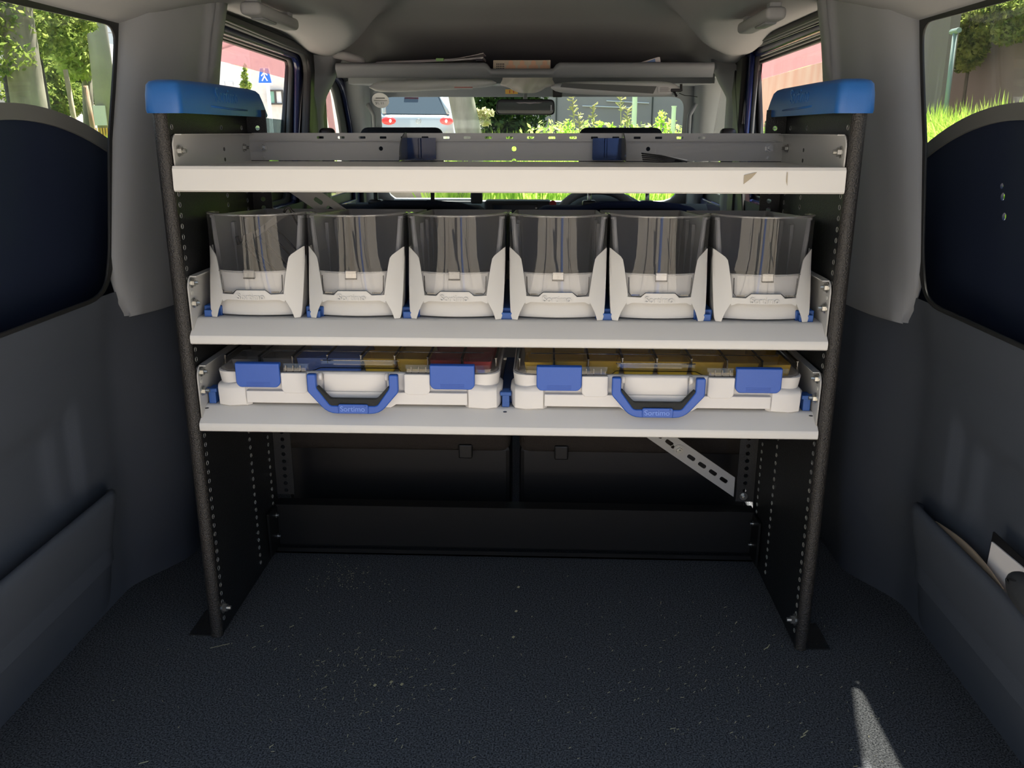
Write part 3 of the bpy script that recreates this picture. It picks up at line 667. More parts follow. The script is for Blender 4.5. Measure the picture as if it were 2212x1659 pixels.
for s, nm in ((-1, 'left'), (1, 'right')):
    sp_ = plate('side_panel', [(.0, .002), (.33, .002), (.33, .84), (.0, .84)], [circ(c, z, .0036, 8) for c in cols for z in zs], .002, (s*(W+.001), 0, 0), Y, Z, 'black_steel', unit)
    m_ = MB()
    for c in cols:
        for z in zs:
            n = 8; a = [(s*(W-.0005), c+.0037*math.cos(2*PI*k/n), z+.0037*math.sin(2*PI*k/n)) for k in range(n)]
            b = [(s*(W+.0035), p[1], p[2]) for p in a]
            m_.add(a+b, [(k, (k+1) % n, n+(k+1) % n, n+k) for k in range(n)])
    m_.build('hole_edges', 'hole', sp_, kind='stuff')
    # folded front edge
    rows = []
    prof = [(W-.0015, .006), (W-.0015, .0), (W+.001, -.005), (W+.006, -.0075), (W+.013, -.0065), (W+.0175, -.002), (W+.018, .006), (W+.014, .008), (W+.004, .006)]
    for z in (.002, .3, .6, .83): rows.append([(s*px, py, z) for px, py in prof])
    sheet('front_edge', rows, 'post', sp_, closed=True)
    # back flange with holes
    a0, a1_ = sorted((s*(W), s*(W-.034)))
    plate('back_flange', [(a0, .108), (a1_, .108), (a1_, .83), (a0, .83)], [circ(s*(W-.018), z, .0042, 10) for z in zs if .115 < z < .82], .002, (0, .331, 0), X, Z, 'black_steel', unit)
    # foot plate
    a0, a1_ = sorted((s*(W+.002), s*(W+.055)))
    m_ = MB(); m_.prism([(a0, 0), (a1_, .0), (a1_, .002), (a0, .002)], (0, .0, 0), X, Z, (0, .075, 0)); m_.build('foot_plate', 'black_steel', unit)
    bolt((s*(W-.001), .014, .045), (-s, 0, 0), sp_, 1.1)
    # blue cap
    xo, xi = W+.026, W-.026
    rows = []
    for z, ins in ((.818, 0), (.822, -.001), (.842, .000), (.855, .002), (.8595, .006), (.8615, .014)):
        ys0, ys1 = -.012+ins, .372-ins*1.4-(.03 if z > .83 else 0)*(z-.818)/.043
        X0, X1 = xi+ins*.8, xo-ins*.8
        r = []
        P = rnd([(X0, ys0), (X1, ys0), (X1, ys1), (X0, ys1)], [.012, .018, .012, .012], 4)
        # bowed inner side
        rows.append([(s*px, py, z+.004*math.sin(PI*max(0, min(1, (py+.01)/.38)))) for px, py in P])
    cap = sheet('end_cap', rows, 'cap_blue', unit, closed=True)
    top = rows[-1]; n = len(top); c_ = Vector((s*W, .17, .866))
    mobj('cap_top', [Vector(p) for p in top]+[c_], [(k, (k+1) % n, n) for k in range(n)], 'cap_blue', cap, True)
    text('lettering', 'Sortimo', .030, (s*(xi-.0002), .17, .846), (Y if s < 0 else -Y), Z, 'cap_blue', cap, ext=.0006)
    m_ = MB(); m_.tube([(s*(xi+.0005), .10, .830), (s*(xi), .17, .8285), (s*(xi+.0005), .26, .8275)], .0018, 6); m_.build('cap_ridge', 'cap_blue', cap, True)

# the three shelf trays
def shelf(zb, up, label, name='shelf'):
    sh = empty('x', (0, 0, 0), None, None); sh.name = name; sh.parent = unit; sh['label'] = label
    z1 = zb+.0135; z2 = zb+.035
    prof = [(.006, zb), (-.001, zb), (-.004, zb+.002), (-.0045, zb+.006), (-.0045, z1-.003), (-.0035, z1), (.0, z1+.003), (.021, z2-.002), (.025, z2), (.030, z2), (.31, z2), (.31, z2-.003), (.03, z2-.003), (.022, z2-.005), (.0, z1), (-.001, zb+.004), (.006, zb+.003)]
    if zb > .6:
        prof = [(.006, zb), (-.001, zb), (-.004, zb+.002), (-.0045, zb+.006), (-.0035, z2-.004), (-.001, z2), (.004, z2+.0005), (.010, z2-.001), (.030, z2-.003), (.31, z2-.003), (.31, z2-.006), (.03, z2-.006), (.004, z2-.004), (.0, z2-.008), (-.001, zb+.004), (.006, zb+.003)]
    rows = [[(x, y, z) for y, z in prof] for x in (-W+.002, 0, W-.002)]
    tr = sheet('tray', rows, 'cream', sh, closed=True)
    m2 = tr.modifiers.new('es', 'EDGE_SPLIT'); m2.split_angle = .5
    zt = up
    for s in (-1, 1):
        # upstanding side wall with a rounded front
        poly = rnd([(.004, zb+.012), (.325, zb+.03), (.325, zt), (.012, zt), (.003, zt-.012)], [0, 0, .002, .006, .006])
        hl = [circ(.20, zt-.028, .003, 8), circ(.20, zt-.043, .003, 8), circ(.015, zt-.038-.007, .003, 8)]
        pw = plate('side_wall', poly, [], .0022, (s*(W-.0035), 0, 0), Y, Z, 'steelgrey', sh, bevel=.0006)
        m_ = MB()
        for c in (.197, ): 
            for dz in (.024, .040): m_.tube([(s*(W-.0045), c, zt-dz), (s*(W-.0052), c, zt-dz)], .003, 8)
        m_.build('slot_mark', 'blackplastic', sh)
        m_ = MB(); a, b = sorted((s*(W-.0045), s*(W-.014))); m_.box(a, b, .012, .325, zt-.0015, zt); m_.build('side_fold', 'steelgrey', sh)
    if zb > .6:
        hs = [rrect(x-.006, x+.006, zt-.0085, zt-.0045, .001, 2) for x in [-.335+.0365*i for i in range(19)]]
        hs += [circ(-.23, zt-.025, .0038), circ(.0015, zt-.025, .0042), circ(.232, zt-.025, .0038), circ(0.0015, zt-.045, .0038)]
        plate('back_wall', [(-W+.004, z2-.002), (W-.004, z2-.002), (W-.004, zt), (-W+.004, zt)], hs, .002, (0, .322, 0), X, Z, 'steelgrey', sh)
        m_ = MB(); m_.box(-W+.01, W-.01, .3165, .3205, zt-.0125, zt-.011); m_.box(-W+.01, W-.01, .321, .333, zt, zt+.001); m_.build('fold_line', 'steelgrey', sh)
        for s in (-1, 1):
            bolt((s*(W-.028), .321, zt-.024), (0, -1, 0), sh, .95); bolt((s*(W-.028), .321, zt-.040), (0, -1, 0), sh, .5)
            bolt((s*(W-.005), .29, zt-.023), (-s, 0, 0), sh, .8)
            bolt((s*(W-.005), .018, zt-.023), (-s, 0, 0), sh, .95)
    else:
        plate('back_wall', [(-W+.004, zb), (W-.004, zb), (W-.004, zt-.02), (-W+.004, zt-.02)], [], .002, (0, .322, 0), X, Z, 'steelgrey', sh)
        for s in (-1, 1):
            bolt((s*(W-.005), .014, zt-.010), (-s, 0, 0), sh, .9); bolt((s*(W-.005), .014, zt-.040), (-s, 0, 0), sh, .9)
            m_ = MB(); m_.tube([(s*(W-.0045), .014, zt-.025), (s*(W-.0055), .014, zt-.025)], .0033, 10); m_.build('hole_mark', 'hole', sh)
    return sh
sh_top = shelf(.713, .791, 'top shelf, empty but for two dividers')
sh_mid = shelf(.493, .592, 'middle shelf carrying six clear-fronted boxes')
sh_low = shelf(.357, .457, 'bottom shelf carrying two cases')
m_ = MB(); m_.prism([(0, 0), (.017, .004), (.010, -.004), (.0, -.012)], (.326, -.0052, .738), X, Z, (0, .0003, 0)); m_.prism([(0, 0), (.001, 0), (.002, -.018), (.0, -.012)], (.383, -.0052, .742), X, Z, (0, .0003, 0)); m_.build('scuff_mark', 'lipdirt', sh_top)
bxc = [-.3575+.1445*i for i in range(6)]
for i in range(7):
    xc = -.4315+.1445*i if 0 < i < 6 else (-.442 if i == 0 else .4395)
    m_ = MB(); m_.rbox(xc-.0135, xc+.0135, .040, .30, .5275, .543, .0015); m_.rbox(xc-.010, xc+.010, .030, .042, .5275, .538, .001); m_.build('rail_clip', 'rail_blue', sh_mid)
for xc in (-.452, .0, .452):
    m_ = MB(); m_.rbox(xc-.010, xc+.010, .050, .28, .392, .405, .0015); m_.rbox(xc-.0055, xc+.0055, .028, .05, .392, .416, .001); m_.rbox(xc-.0085, xc+.0085, .026, .036, .4105, .4165, .001); m_.build('rail_clip', 'rail_blue', sh_low)
    m_ = MB(); m_.tube([(xc, .004, .3922), (xc, .004, .3926)], .003, 10); m_.build('slot_mark', 'blackplastic', sh_low)
# base rail
rl = empty('x', (0, 0, 0), None, None); rl.name = 'base_rail'; rl.parent = unit
m_ = MB(); m_.rbox(-W+.003, W-.003, .300, .303, .014, .098, .001); m_.box(-W+.003, W-.003, .300, .33, .096, .100); m_.box(-W+.003, W-.003, .296, .302, .097, .101); m_.box(-W+.003, W-.003, .303, .33, .010, .013)
m_.build('rail_web', 'black_rail', rl)
m_ = MB(); m_.box(-W+.003, W-.003, .286, .303, .003, .006); m_.box(-W+.003, W-.003, .286, .289, .003, .014); m_.build('lower_lip', 'black_rail', rl)
for s in (-1, 1):
    for z in (.080, .036): bolt((s*(W-.002), .292, z), (-s, 0, 0), rl, .85)
    m_ = MB(); a, b = sorted((s*(W-.003), s*(W-.007))); m_.box(a, b, .25, .30, .012, .10); m_.build('end_tab', 'black_rail', rl)
# slotted diagonal brace
P0 = at(1600, 1062, 'y', .336); P1 = at(640, 402, 'y', .336)
d = (P1-P0).normalized(); nrm = Vector((d.z, 0, -d.x)); L = (P1-P0).length
hw = .0165
br = empty('x', (0, 0, 0), None, None); br.name = 'cross_brace'; br.parent = unit
slots = []
for half, (t0, t1) in enumerate(((.004, L*.56), (L*.46, L+.02))):
    hs = []
    for i in range(36):
        c = .042+i*.0263
        if t0+.036 < c < t1-.015 and not (.125 < c < .17 and half == 0): hs.append(rnd([(c-.0088, -.004), (c+.0088, -.004), (c+.0088, .004), (c-.0088, .004)], .0038, 3))
    if half == 0: hs.append(circ(.163, -.003, .0035))
    # trimmed vertical end at the post
    e = [(t0+hw*0.66, -hw), (t1, -hw), (t1, hw), (t0-hw*.66, hw)]
    if half == 0: e = [(t0-hw*.70+.012, -hw), (t1, -hw), (t1, hw), (t0+hw*.70+.012, hw)]
    plate('brace_strip', e, hs, .002, P0+Vector((0, half*.0025, 0)), d, nrm, 'steelgrey', br)
bolt(at(1467, 972, 'y', .3345), (0, -1, 0), br, 1.0)
m_ = MB(); q = at(1467, 972, 'y', .3345); m_.tube([q, q+Vector((0, -.0008, 0))], .011, 20); m_.build('washer', 'steelgrey', br)
bolt(at(1606, 1072, 'y', .329), (0, -1, 0), br, .9)

# ---- shelf dividers (top shelf)
for s, nm, bx in ((-1, 'left', -.158), (1, 'right', .161)):
    dv = empty('shelf_divider', (bx, .318, .748), '%s blue-based smoky divider sheet clipped into the top shelf' % nm, 'divider', 'shelf dividers on the top shelf')
    m_ = MB(); m_.box(-.025, .025, -.006, -.004, 0, .036); m_.rbox(-.005, .0, -.010, -.004, .0, .036, .001, 1); m_.box(-.025, .025, -.03, -.004, 0, .002); m_.build('blue_base', 'bluesheet', dv)
    poly = rnd([(-.006, 0), (-.006, .044), (-.03, .045), (-.075, .030), (-.09, 0)], [0, .004, .02, .03, 0])
    plate('smoky_sheet', poly, [], .002, (s*.025, 0, 0), Y, Z, 'greysheet', dv)
cb = empty('cable_ties', (.235, .15, .748), 'small bundle of black and white ties lying on the top shelf', 'cable ties')
m_ = MB()
for i in range(5): m_.tube([(-.03, .02*i*.3, .003+i*.0028), (0, .004*i, .002+i*.0022), (.035, -.004*i, .003)], .0013, 6)
m_.build('black_ties', 'blackplastic', cb, True)
m_ = MB(); m_.tube([(-.03, .03, .013), (.01, .02, .009), (.04, .015, .004)], .0013, 6); m_.build('white_tie', 'whitepaint', cb, True)

# ================================================================== CLEAR-FRONTED BOXES
def bowy(x, z): return .034*(abs(x)/.0715)**2.6*sm(-.03, .12, z)+.012*(abs(x)/.0715)**2-.004*(z/.15)
def make_box():
    b = empty('storage_box', (0, 0, 0), 'grey', 'storage box', 'clear-fronted storage boxes on the middle shelf')
    H = .1515
    # body
    def rect(z, hw_, y0, y1): return rnd([(-hw_, y0), (hw_, y0), (hw_, y1), (-hw_, y1)], .006, 3)
    rows = []
    for z, hw_, y0, y1 in ((.006, .060, .04, .285), (.03, .0625, .036, .292), (.09, .0655, .040, .30), (.128, .0685, .042, .302)):
        q = rect(z, hw_, y0, y1); rows.append([(x, y, z+ (0 if z < .12 else 0)) for x, y in q])
    def ztop(y): return .146-.016*sm(.05, .30, y)
    q = rect(0, .0695, .044, .303); rows.append([(x, y, ztop(y)-.004) for x, y in q])
    q = rect(0, .0712, .044, .305); rows.append([(x, y, ztop(y)-.003) for x, y in q]); rows.append([(x, y, ztop(y)+(.0035 if (y > .29 and abs(x) > .04) else 0)) for x, y in q])
    q = rect(0, .0690, .046, .302); rows.append([(x, y, ztop(y)+(.0035 if (y > .29 and abs(x) > .04) else 0)) for x, y in q])
    for z, hw_, y0, y1 in ((.09, .0635, .042, .297), (.03, .0605, .040, .289), (.012, .058, .045, .28)):
        q = rect(z, hw_, y0, y1); rows.append([(x, y, z) for x, y in q])
    # leave the front open above the inner wall: cut by dropping front faces
    Cn = len(rows[0]); v = [Vector(p) for r in rows for p in r]; f = []
    for i in range(len(rows)-1):
        for k in range(Cn):
            quad = (i*Cn+k, i*Cn+(k+1) % Cn, (i+1)*Cn+(k+1) % Cn, (i+1)*Cn+k)
            c = sum((v[j] for j in quad), Vector())/4
            if c.y < .05 and c.z > .045 and abs(c.x) < .05: continue
            f.append(quad)
    f.append(tuple((len(rows)-1)*Cn+k for k in range(Cn))); f.append(tuple(range(Cn))[::-1])
    o = mobj('body', v, f, 'boxbody', b, False)
    m_ = MB()
    for yy in (.12, .18, .24):
        for s in (-1, 1):
            a, c_ = sorted((s*.0655, s*.0605)); m_.box(a, c_, yy, yy+.012, .03, .128-.00*yy)
    m_.build('divider_rib', 'boxbody', b)
    # cheeks
    for s in (-1, 1):
        rows = []
        for z, wi, wo in ((-.0005, .0585, .0665), (.004, .0572, .0680), (.012, .0545, .0690), (.022, .0495, .0697), (.028, .0462, .070), (.036, .0455, .0703), (.044, .0465, .0706), (.06, .0487, .071), (.078, .0515, .0713), (.088, .0535, .0715), (.092, .0565, .0715), (.097, .0635, .0715), (.1015, .0702, .0715)):
            rows.append([(s*(wi+(wo-wi)*t), bowy(wi+(wo-wi)*t, z)-.003, z) for t in arange(0, 1, 7)]+[(s*wo, bowy(wo, z)+.008, z), (s*(wo-.001), .05, z)])
        sheet('front_cheek', rows, 'boxfront', b, thick=(0, .0022, 0))
    # crossbar
    rows = []
    for x in arange(-.047, .047, 40):
        zt = .0355+.0065*(1-sm(.021, .028, abs(x))); zb = .0275-.0035*sm(.038, .046, abs(x))
        rows.append([(x, bowy(x, .03)-.003, z) for z in arange(zb, zt, 4)])
    sheet('crossbar', rows, 'boxfront', b, thick=(0, .003, 0))
    text('lettering', 'Sortimo', .0125, (-.001, -.0042, .0325), X, Z, 'boxfront', b, ext=.0007, off=.0001)
    # recessed lower panel
    rows = [[(x, .015+.010*(x/.06)**2+.004*(z/.03), z) for x in arange(-.058, .058, 16)] for z in arange(.0015, .032, 6)]
    sheet('lower_panel', rows, 'boxfront', b, thick=(0, .002, 0))
    # inner wall behind the clear part
    rows = [[(x, bowy(x, .05)+.004, z) for x in arange(-.054, .054, 16)] for z in arange(.03, .069, 5)]
    sheet('inner_wall', rows, 'boxfront', b, thick=(0, .002, 0))
    # clear window
    rows = []
    for z, w in ((.036, .0445), (.040, .0458), (.052, .0477), (.069, .050), (.078, .0517), (.088, .0538), (.092, .0565), (.097, .0632), (.102, .0702), (.112, .0712), (.13, .0713), (.1505, .0713)):
        r = []
        for t in arange(-1, 1, 29):
            x = t*w; zz = z
            if z < .041: zz = max(z, .0365+.0060*(1-sm(.021, .028, abs(x))))+(z-.036)*.5
            r.append((x, bowy(x, zz)-.0035, zz))
        rows.append(r)
    cw = sheet('clear_window', rows, 'clearbox', b)
    for s in (-1, 1):
        rows = [[(s*.0713, bowy(.0713, z)-.0035+(.078-bowy(.0713, z))*t*t, z-.0035*t*(z > .14)) for t in arange(0, 1, 6)] for z in (.1015, .11, .13, .1505)]
        sheet('clear_side', rows, 'clearbox', cw)
    path = [(s_*.0713, y_, .1505-.003*(y_-.045)/.035*(y_ > .045)) for s_, y_ in ((-1, .085), (-1, .06))]
    path += [(t*.0713, bowy(t*.0713, .15)-.0035, .1505) for t in arange(-.985, .985, 25)]+[(.0713, .06, .1495), (.0713, .085, .147)]
    m_ = MB(); m_.tube(path, .0017, 6); m_.build('window_rim', 'clearrim', cw, True)
    # bottom outline of the clear window and the mid ledge
    path = [(-.0450, .0+bowy(.045, .06)-.004, .064), (-.0445, bowy(.0445, .04)-.004, .042), (-.041, bowy(.041, .04)-.0042, .0372), (-.028, bowy(.028, .04)-.0045, .0372), (-.021, bowy(.021, .04)-.0045, .0428), (0, -.0045, .0430), (.021, bowy(.021, .04)-.0045, .0428), (.028, bowy(.028, .04)-.0045, .0372), (.041, bowy(.041, .04)-.0042, .0372), (.0445, bowy(.0445, .04)-.004, .042), (.045, bowy(.045, .06)-.004, .064)]
    m_ = MB(); m_.tube(path, .0006, 5); m_.build('window_edge', 'lidrib', cw)
    m_ = MB(); m_.tube([(x, bowy(x, .069)-.003, .0690) for x in arange(-.050, .050, 16)], .0009, 5); m_.build('ledge', 'clearrim', cw, True)
    m_ = MB(); m_.rbox(-.0085, .0085, -.0068, -.003, .0595, .0725, .001, 1); m_.build('catch', 'clearrim', cw)
    m_ = MB(); m_.rbox(-.0085, .0085, -.0075, -.0065, .0595, .0615, .0003, 1)
    m_.build('catch_edge', 'lidrib', cw)
    for s in (-1, 1): m_ = MB(); m_.box(s*.035-.006, s*.035+.006, bowy(.035, .04)-.0048, bowy(.035, .04)-.004, .0382, .0400); m_.build('hinge_edge', 'lidrib', cw)
    return b
proto = make_box()
wherebox = ['first clear-fronted box from the left, holding a black wire rack', 'second clear-fronted box from the left on the middle shelf',
            'third clear-fronted box from the left, just left of centre', 'fourth clear-fronted box from the left, just right of centre',
            'fifth clear-fronted box from the left on the middle shelf', 'rightmost clear-fronted box on the middle shelf']
XB = [(-.434-.297)/2-.003, -.214, -.0705, .0745, .2195, .3665]
XB = [at(u, 690, 'y', .012).x for u in (546, 763, 983, 1204, 1424, 1651)]
for i in range(6):
    o = proto if i == 0 else copy_tree(proto)
    o.location = (XB[i], .018, .529); o['label'] = wherebox[i]
# black rack inside the first box
wr = empty('wire_rack', (XB[0], .018, .529), 'black plastic prong rack standing inside the leftmost clear-fronted box', 'rack')
m_ = MB(); m_.prism([(-.045, .108), (-.02, .118), (.015, .142), (.034, .150), (.036, .143), (.02, .134), (-.02, .107), (-.044, .098)], (0, .10, 0), X, Z, (0, .006, 0)); m_.build('spine', 'blackplastic', wr)
m_ = MB()
for (x0, z0), (x1, z1) in (((-.046, .100), (.012, .03)), ((-.04, .104), (.03, .026)), ((-.022, .112), (.03, .055)), ((-.008, .122), (.045, .06)), ((.004, .128), (.05, .075)), ((.036, .146), (.062, .09)), ((.062, .09), (.056, .05))):
    m_.tube([(x0, .103, z0), (x1, .108, z1)], .0016, 6)
m_.build('prong', 'blackplastic', wr, True)
m_ = MB(); m_.tube([(.026, .10, .145), (.03, .10, .152), (.036, .10, .153), (.038, .10, .148), (.045, .10, .142)], .0022, 6); m_.tube([(-.05, .103, .095), (-.052, .103, .108)], .003, 6); m_.build('hook', 'blackplastic', wr, True)

# ================================================================== CASES
def make_case():
    c = empty('tool_case', (0, 0, 0), 'white', 'case', 'white cases on the bottom shelf')
    hw_, D = .216, .285
    # shell: stacked outlines
    def outl(i, y0): return rnd([(-hw_+i, y0), (hw_-i, y0), (hw_-i, D-i), (-hw_+i, D-i)], .028, 6)
    rows = []
    for z, i, y0 in ((.006, .010, .016), (.010, .006, .010), (.025, .003, .006), (.045, .001, .003), (.0530, 0, .002), (.0545, 0.002, .004), (.0545, .006, .010), (.044, .008, .012)):
        rows.append([(x, y, z) for x, y in outl(i, y0)])
    n = len(rows[0]); v = [Vector(p) for r in rows for p in r]; f = []
    for i in range(len(rows)-1):
        for k in range(n): f.append((i*n+k, i*n+(k+1) % n, (i+1)*n+(k+1) % n, (i+1)*n+k))
    f.append(tuple(range(n))[::-1]); f.append(tuple((len(rows)-1)*n+k for k in range(n)))
    # note: top closed at the seam, insets stand above it
    o = mobj('base_shell', v, f, 'case', c, True); e_ = o.modifiers.new('es', 'EDGE_SPLIT'); e_.split_angle = .6
    # corner feet
    for s in (-1, 1):
        rows = []
        for z, g in ((.0, -.003), (.002, 0), (.028, .002), (.031, .0), (.034, -.004)):
            P = [(s*(hw_-.052+.0), .012), (s*(hw_-.046), .0015-g), (s*(hw_-.020), -.0025-g), (s*(hw_-.004), .004-g), (s*(hw_+.0015+g), .022), (s*(hw_+.0015+g), .06), (s*(hw_-.02), .06)]
            rows.append([(x, y, z+(.006*(abs(x) < hw_-.045) if z > .03 else 0)) for x, y in P])
        n = len(rows[0]); v = [Vector(p) for r in rows for p in r]; f = []
        for i in range(len(rows)-1):
            for k in range(n): f.append((i*n+k, i*n+(k+1) % n, (i+1)*n+(k+1) % n, (i+1)*n+k))
        f.append(tuple(range(n))[::-1]); f.append(tuple((len(rows)-1)*n+k for k in range(n)))
        o = mobj('corner_foot', v, f, 'case', c, True); o.modifiers.new('es', 'EDGE_SPLIT').split_angle = .7
    # proud blocks between latch and handle
    for s in (-1, 1):
        poly = [(s*.113, .054), (s*.0735, .054), (s*.0735, .026), (s*.078, .022), (s*.108, .022), (s*.1125, .028)]
        m_ = MB(); m_.prism(poly, (0, -.004, 0), X, Z, (0, .02, 0)); m_.build('front_block', 'case', c, bevel=.0015)
        m_ = MB(); m_.prism([(s*.165, .000+.058), (s*.19, .058), (s*.19, .024), (s*.186, .028)], (0, .0005, 0), X, Z, (0, .01, 0))
    # bottom beam and lowered middle
    m_ = MB(); m_.prism([(-.168, .006), (-.055, .006), (-.048, .001), (.052, .001), (.060, .006), (.168, .006), (.168, .025), (-.168, .025)], (0, -.002, 0), X, Z, (0, .02, 0)); m_.build('front_beam', 'case', c, bevel=.0012)
    # recessed handle bay panel
    m_ = MB(); m_.rbox(-.050, .046, .0005, .01, .024, .0535, .003); m_.build('bay_panel', 'case', c, True)
    for s in (-1, 1):
        m_ = MB(); m_.tube([(s*.0525-.002, -.004, .050), (s*.0475-.002, -.004, .050)], .006, 12); m_.build('hinge_boss', 'case', c, True)
    # lid: top plate with notch, skirt
    yb = .0
    out = rnd([(-hw_+.002, .004), (-.1125, .004), (-.0745, .004), (-.066, .014), (-.060, .030), (.060, .030), (.066, .014), (.0745, .004), (hw_-.002, .004), (hw_-.002, D-.002), (-hw_+.002, D-.002)], [.03, .0, .004, .004, .004, .004, .004, .004, .03, .03, .03], 5)
    lrows = []
    def inset(P, d):
        c0 = Vector((0, D/2)); return [((x-c0.x)*(1-d/hw_)+c0.x, (y-c0.y)*(1-d/(D/2))+c0.y) for x, y in P]
    for z, i in ((.053, 0), (.060, .0005), (.066, .003), (.070, .010), (.072, .020)):
        lrows.append([(x, y, z) for x, y in inset(out, i)])
    n = len(out); v = [Vector(p) for r in lrows for p in r]; f = []
    for i in range(len(lrows)-1):
        for k in range(n): f.append((i*n+k, i*n+(k+1) % n, (i+1)*n+(k+1) % n, (i+1)*n+k))
    f.append(tuple((len(lrows)-1)*n+k for k in range(n)))
    lid = mobj('lid', v, f, 'lid', c, False)
    m_ = MB()
    for i in range(-4, 5):
        m_.box(i*.052+.002-.0015, i*.052+.002+.0015, .034 if abs(i) < 2 else .026, .27, .0715, .0728)
        m_.box(i*.052+.002-.0008, i*.052+.002+.0008, .0335 if abs(i) < 2 else .0255, .0345, .060, .0725)
    for yy in (.06, .15): m_.box(-.19, .19, yy, yy+.002, .0715, .0726)
    for s in (-1, 1):
        for k in range(3): m_.box(s*(.084+.011*k)-.0007, s*(.084+.011*k)+.0007, .0032, .0045, .054, .064)
    m_.box(-.06, .06, .0315, .033, .0645, .0658)
    m_.build('lid_rib', 'lidrib', lid)
    m_ = MB()
    for k in range(len(out)):
        x0, y0 = out[k]; x1, y1 = out[(k+1) % len(out)]
        if y0 < .1 and y1 < .1: m_.tube([(x0, y0-.0006, .0540), (x1, y1-.0006, .0540)], .0007, 4)
    m_.build('seam_line', 'lidrib', lid)
    # blue latches
    for s in (-1, 1):
        lt = empty('x', (0, 0, 0), None, None); lt.name = 'latch'; lt.parent = c
        xc = s*.1465
        poly = rnd([(xc-.0335, .0695), (xc+.0335, .0695), (xc+.0335, .038), (xc+.0285, .032), (xc-.0285, .032), (xc-.0335, .038)], [.001, .001, .003, .003, .003, .003], 2)
        plate('latch_flap', poly, [], .006, (0, -.0045, 0), X, Z, 'blue', lt, bevel=.0014)
        m_ = MB(); m_.tube([(xc-.033, .0, .0665), (xc+.033, .0, .0665)], .0035, 10)
        for k in range(4): m_.box(xc-.018, xc+.018, -.0080, -.0072, .0330+k*.0022, .0338+k*.0022)
        m_.build('latch_ridges', 'blue', lt)
    # handle
    hd = empty('x', (0, 0, 0), None, None); hd.name = 'handle'; hd.parent = c
    ho = rnd([(-.069, .030), (-.069, .057), (-.0555, .057), (-.0555, .036), (-.036, .0085), (.034, .0085), (.0535, .036), (.0535, .057), (.067, .057), (.067, .030), (.038, -.004), (-.040, -.004)], [.003, .003, .003, .003, .004, .004, .003, .003, .003, .003, .014, .014], 4)
    plate('bar', ho, [], .010, (0, -.0150, 0), X, Z, 'blue', hd, bevel=.0016)
    plate('grip_lining', rnd([(-.0555, .036), (-.054, .0385), (-.036, .0185), (.034, .0185), (.052, .0385), (.0535, .036), (.034, .0085), (-.036, .0085)], [0, .002, .003, .003, .002, 0, .004, .004], 3), [], .009, (0, -.0140, 0), X, Z, 'foam', hd)
    plate('name_plate', rrect(-.0235, .0215, -.0030, .0115, .003), [], .003, (0, -.0205, 0), X, Z, 'blue', hd, bevel=.0008)
    text('lettering', 'Sortimo', .0115, (-.002, -.0222, .0043), X, Z, 'blue_lid', hd, ext=.0004, off=.00015)
    m_ = MB(); m_.tube([(.0172, -.0226, .0090), (.0172, -.0218, .0090)], .0012, 10); m_.build('logo_dot', 'rail_blue', hd)
    return c
case = make_case()
XC = [at(764, 840, 'y', .0).x, at(1423, 850, 'y', .0).x]
case.location = (XC[0], .016, .3925); case['label'] = 'white case with blue latches, left of two, mixed coloured boxes under its lid'
case2 = copy_tree(case); case2.location = (XC[1], .016, .3925); case2['label'] = 'white case with blue latches, right of two, all yellow boxes under its lid'
# inset boxes standing in the cases
def inset_mesh(w, d, h, mt):
    m_ = MB(); rows = []
    for z, i in ((0, .003), (h, 0)): rows.append([(x, y, z) for x, y in rrect(-w/2+i, w/2-i, -d/2+i, d/2-i, .004, 3)])
    for z, i in ((h, .0015), (.002, .0045)): rows.append([(x, y, z) for x, y in rrect(-w/2+i, w/2-i, -d/2+i, d/2-i, .0035, 3)])
    n = len(rows[0]); v = [Vector(p) for r in rows for p in r]; f = []
    for i in range(3):
        for k in range(n): f.append((i*n+k, i*n+(k+1) % n, (i+1)*n+(k+1) % n, (i+1)*n+k))
    f.append(tuple(3*n+k for k in range(n)))
    return mobj('inset_box', v, f, mt)
cols_l = ['greyin', 'greyin', 'blue_lid', None, 'yellow', 'yellow', 'red', 'red']
cname = {'greyin': 'grey', 'blue_lid': 'light blue', 'yellow': 'yellow', 'red': 'red'}
protos = {}
for ci, xc0 in enumerate(XC):
    for row in range(2):
        for i in range(8):
            cl = cols_l[i] if ci == 0 else 'yellow'
            if cl is None: continue
            w = .050; xo = (i-3.5)*.052+.002
            if cl == 'blue_lid': w = .102; xo = (i+.5-3.5)*.052+.002
            y0 = (.066 if row == 0 else .176); dd = .058 if row == 0 else .10
            front = row == 0
            if front and 1 < i < 6: y0, dd = .068, .054
            if front and i in (0, 7): y0, dd, w = .062, .064, .044
            key = (w, dd, cl)
            if key not in protos: o = protos[key] = inset_mesh(w, dd, .0215, cl)
            else: o = protos[key].copy(); COL.objects.link(o)
            o.location = (xc0+xo+(.003 if i == 0 else (-.003 if i == 7 else 0)), .016+y0+(.0), .3925+.0442)
            side = 'left' if ci == 0 else 'right'
            tag(o, '%s inset box, %s from left, %s row, %s case' % (cname[cl], ('first', 'second', 'third', 'fourth', 'fifth', 'sixth', 'seventh', 'last')[i], 'front' if front else 'back', side), 'inset box', 'inset boxes in the %s case' % side)

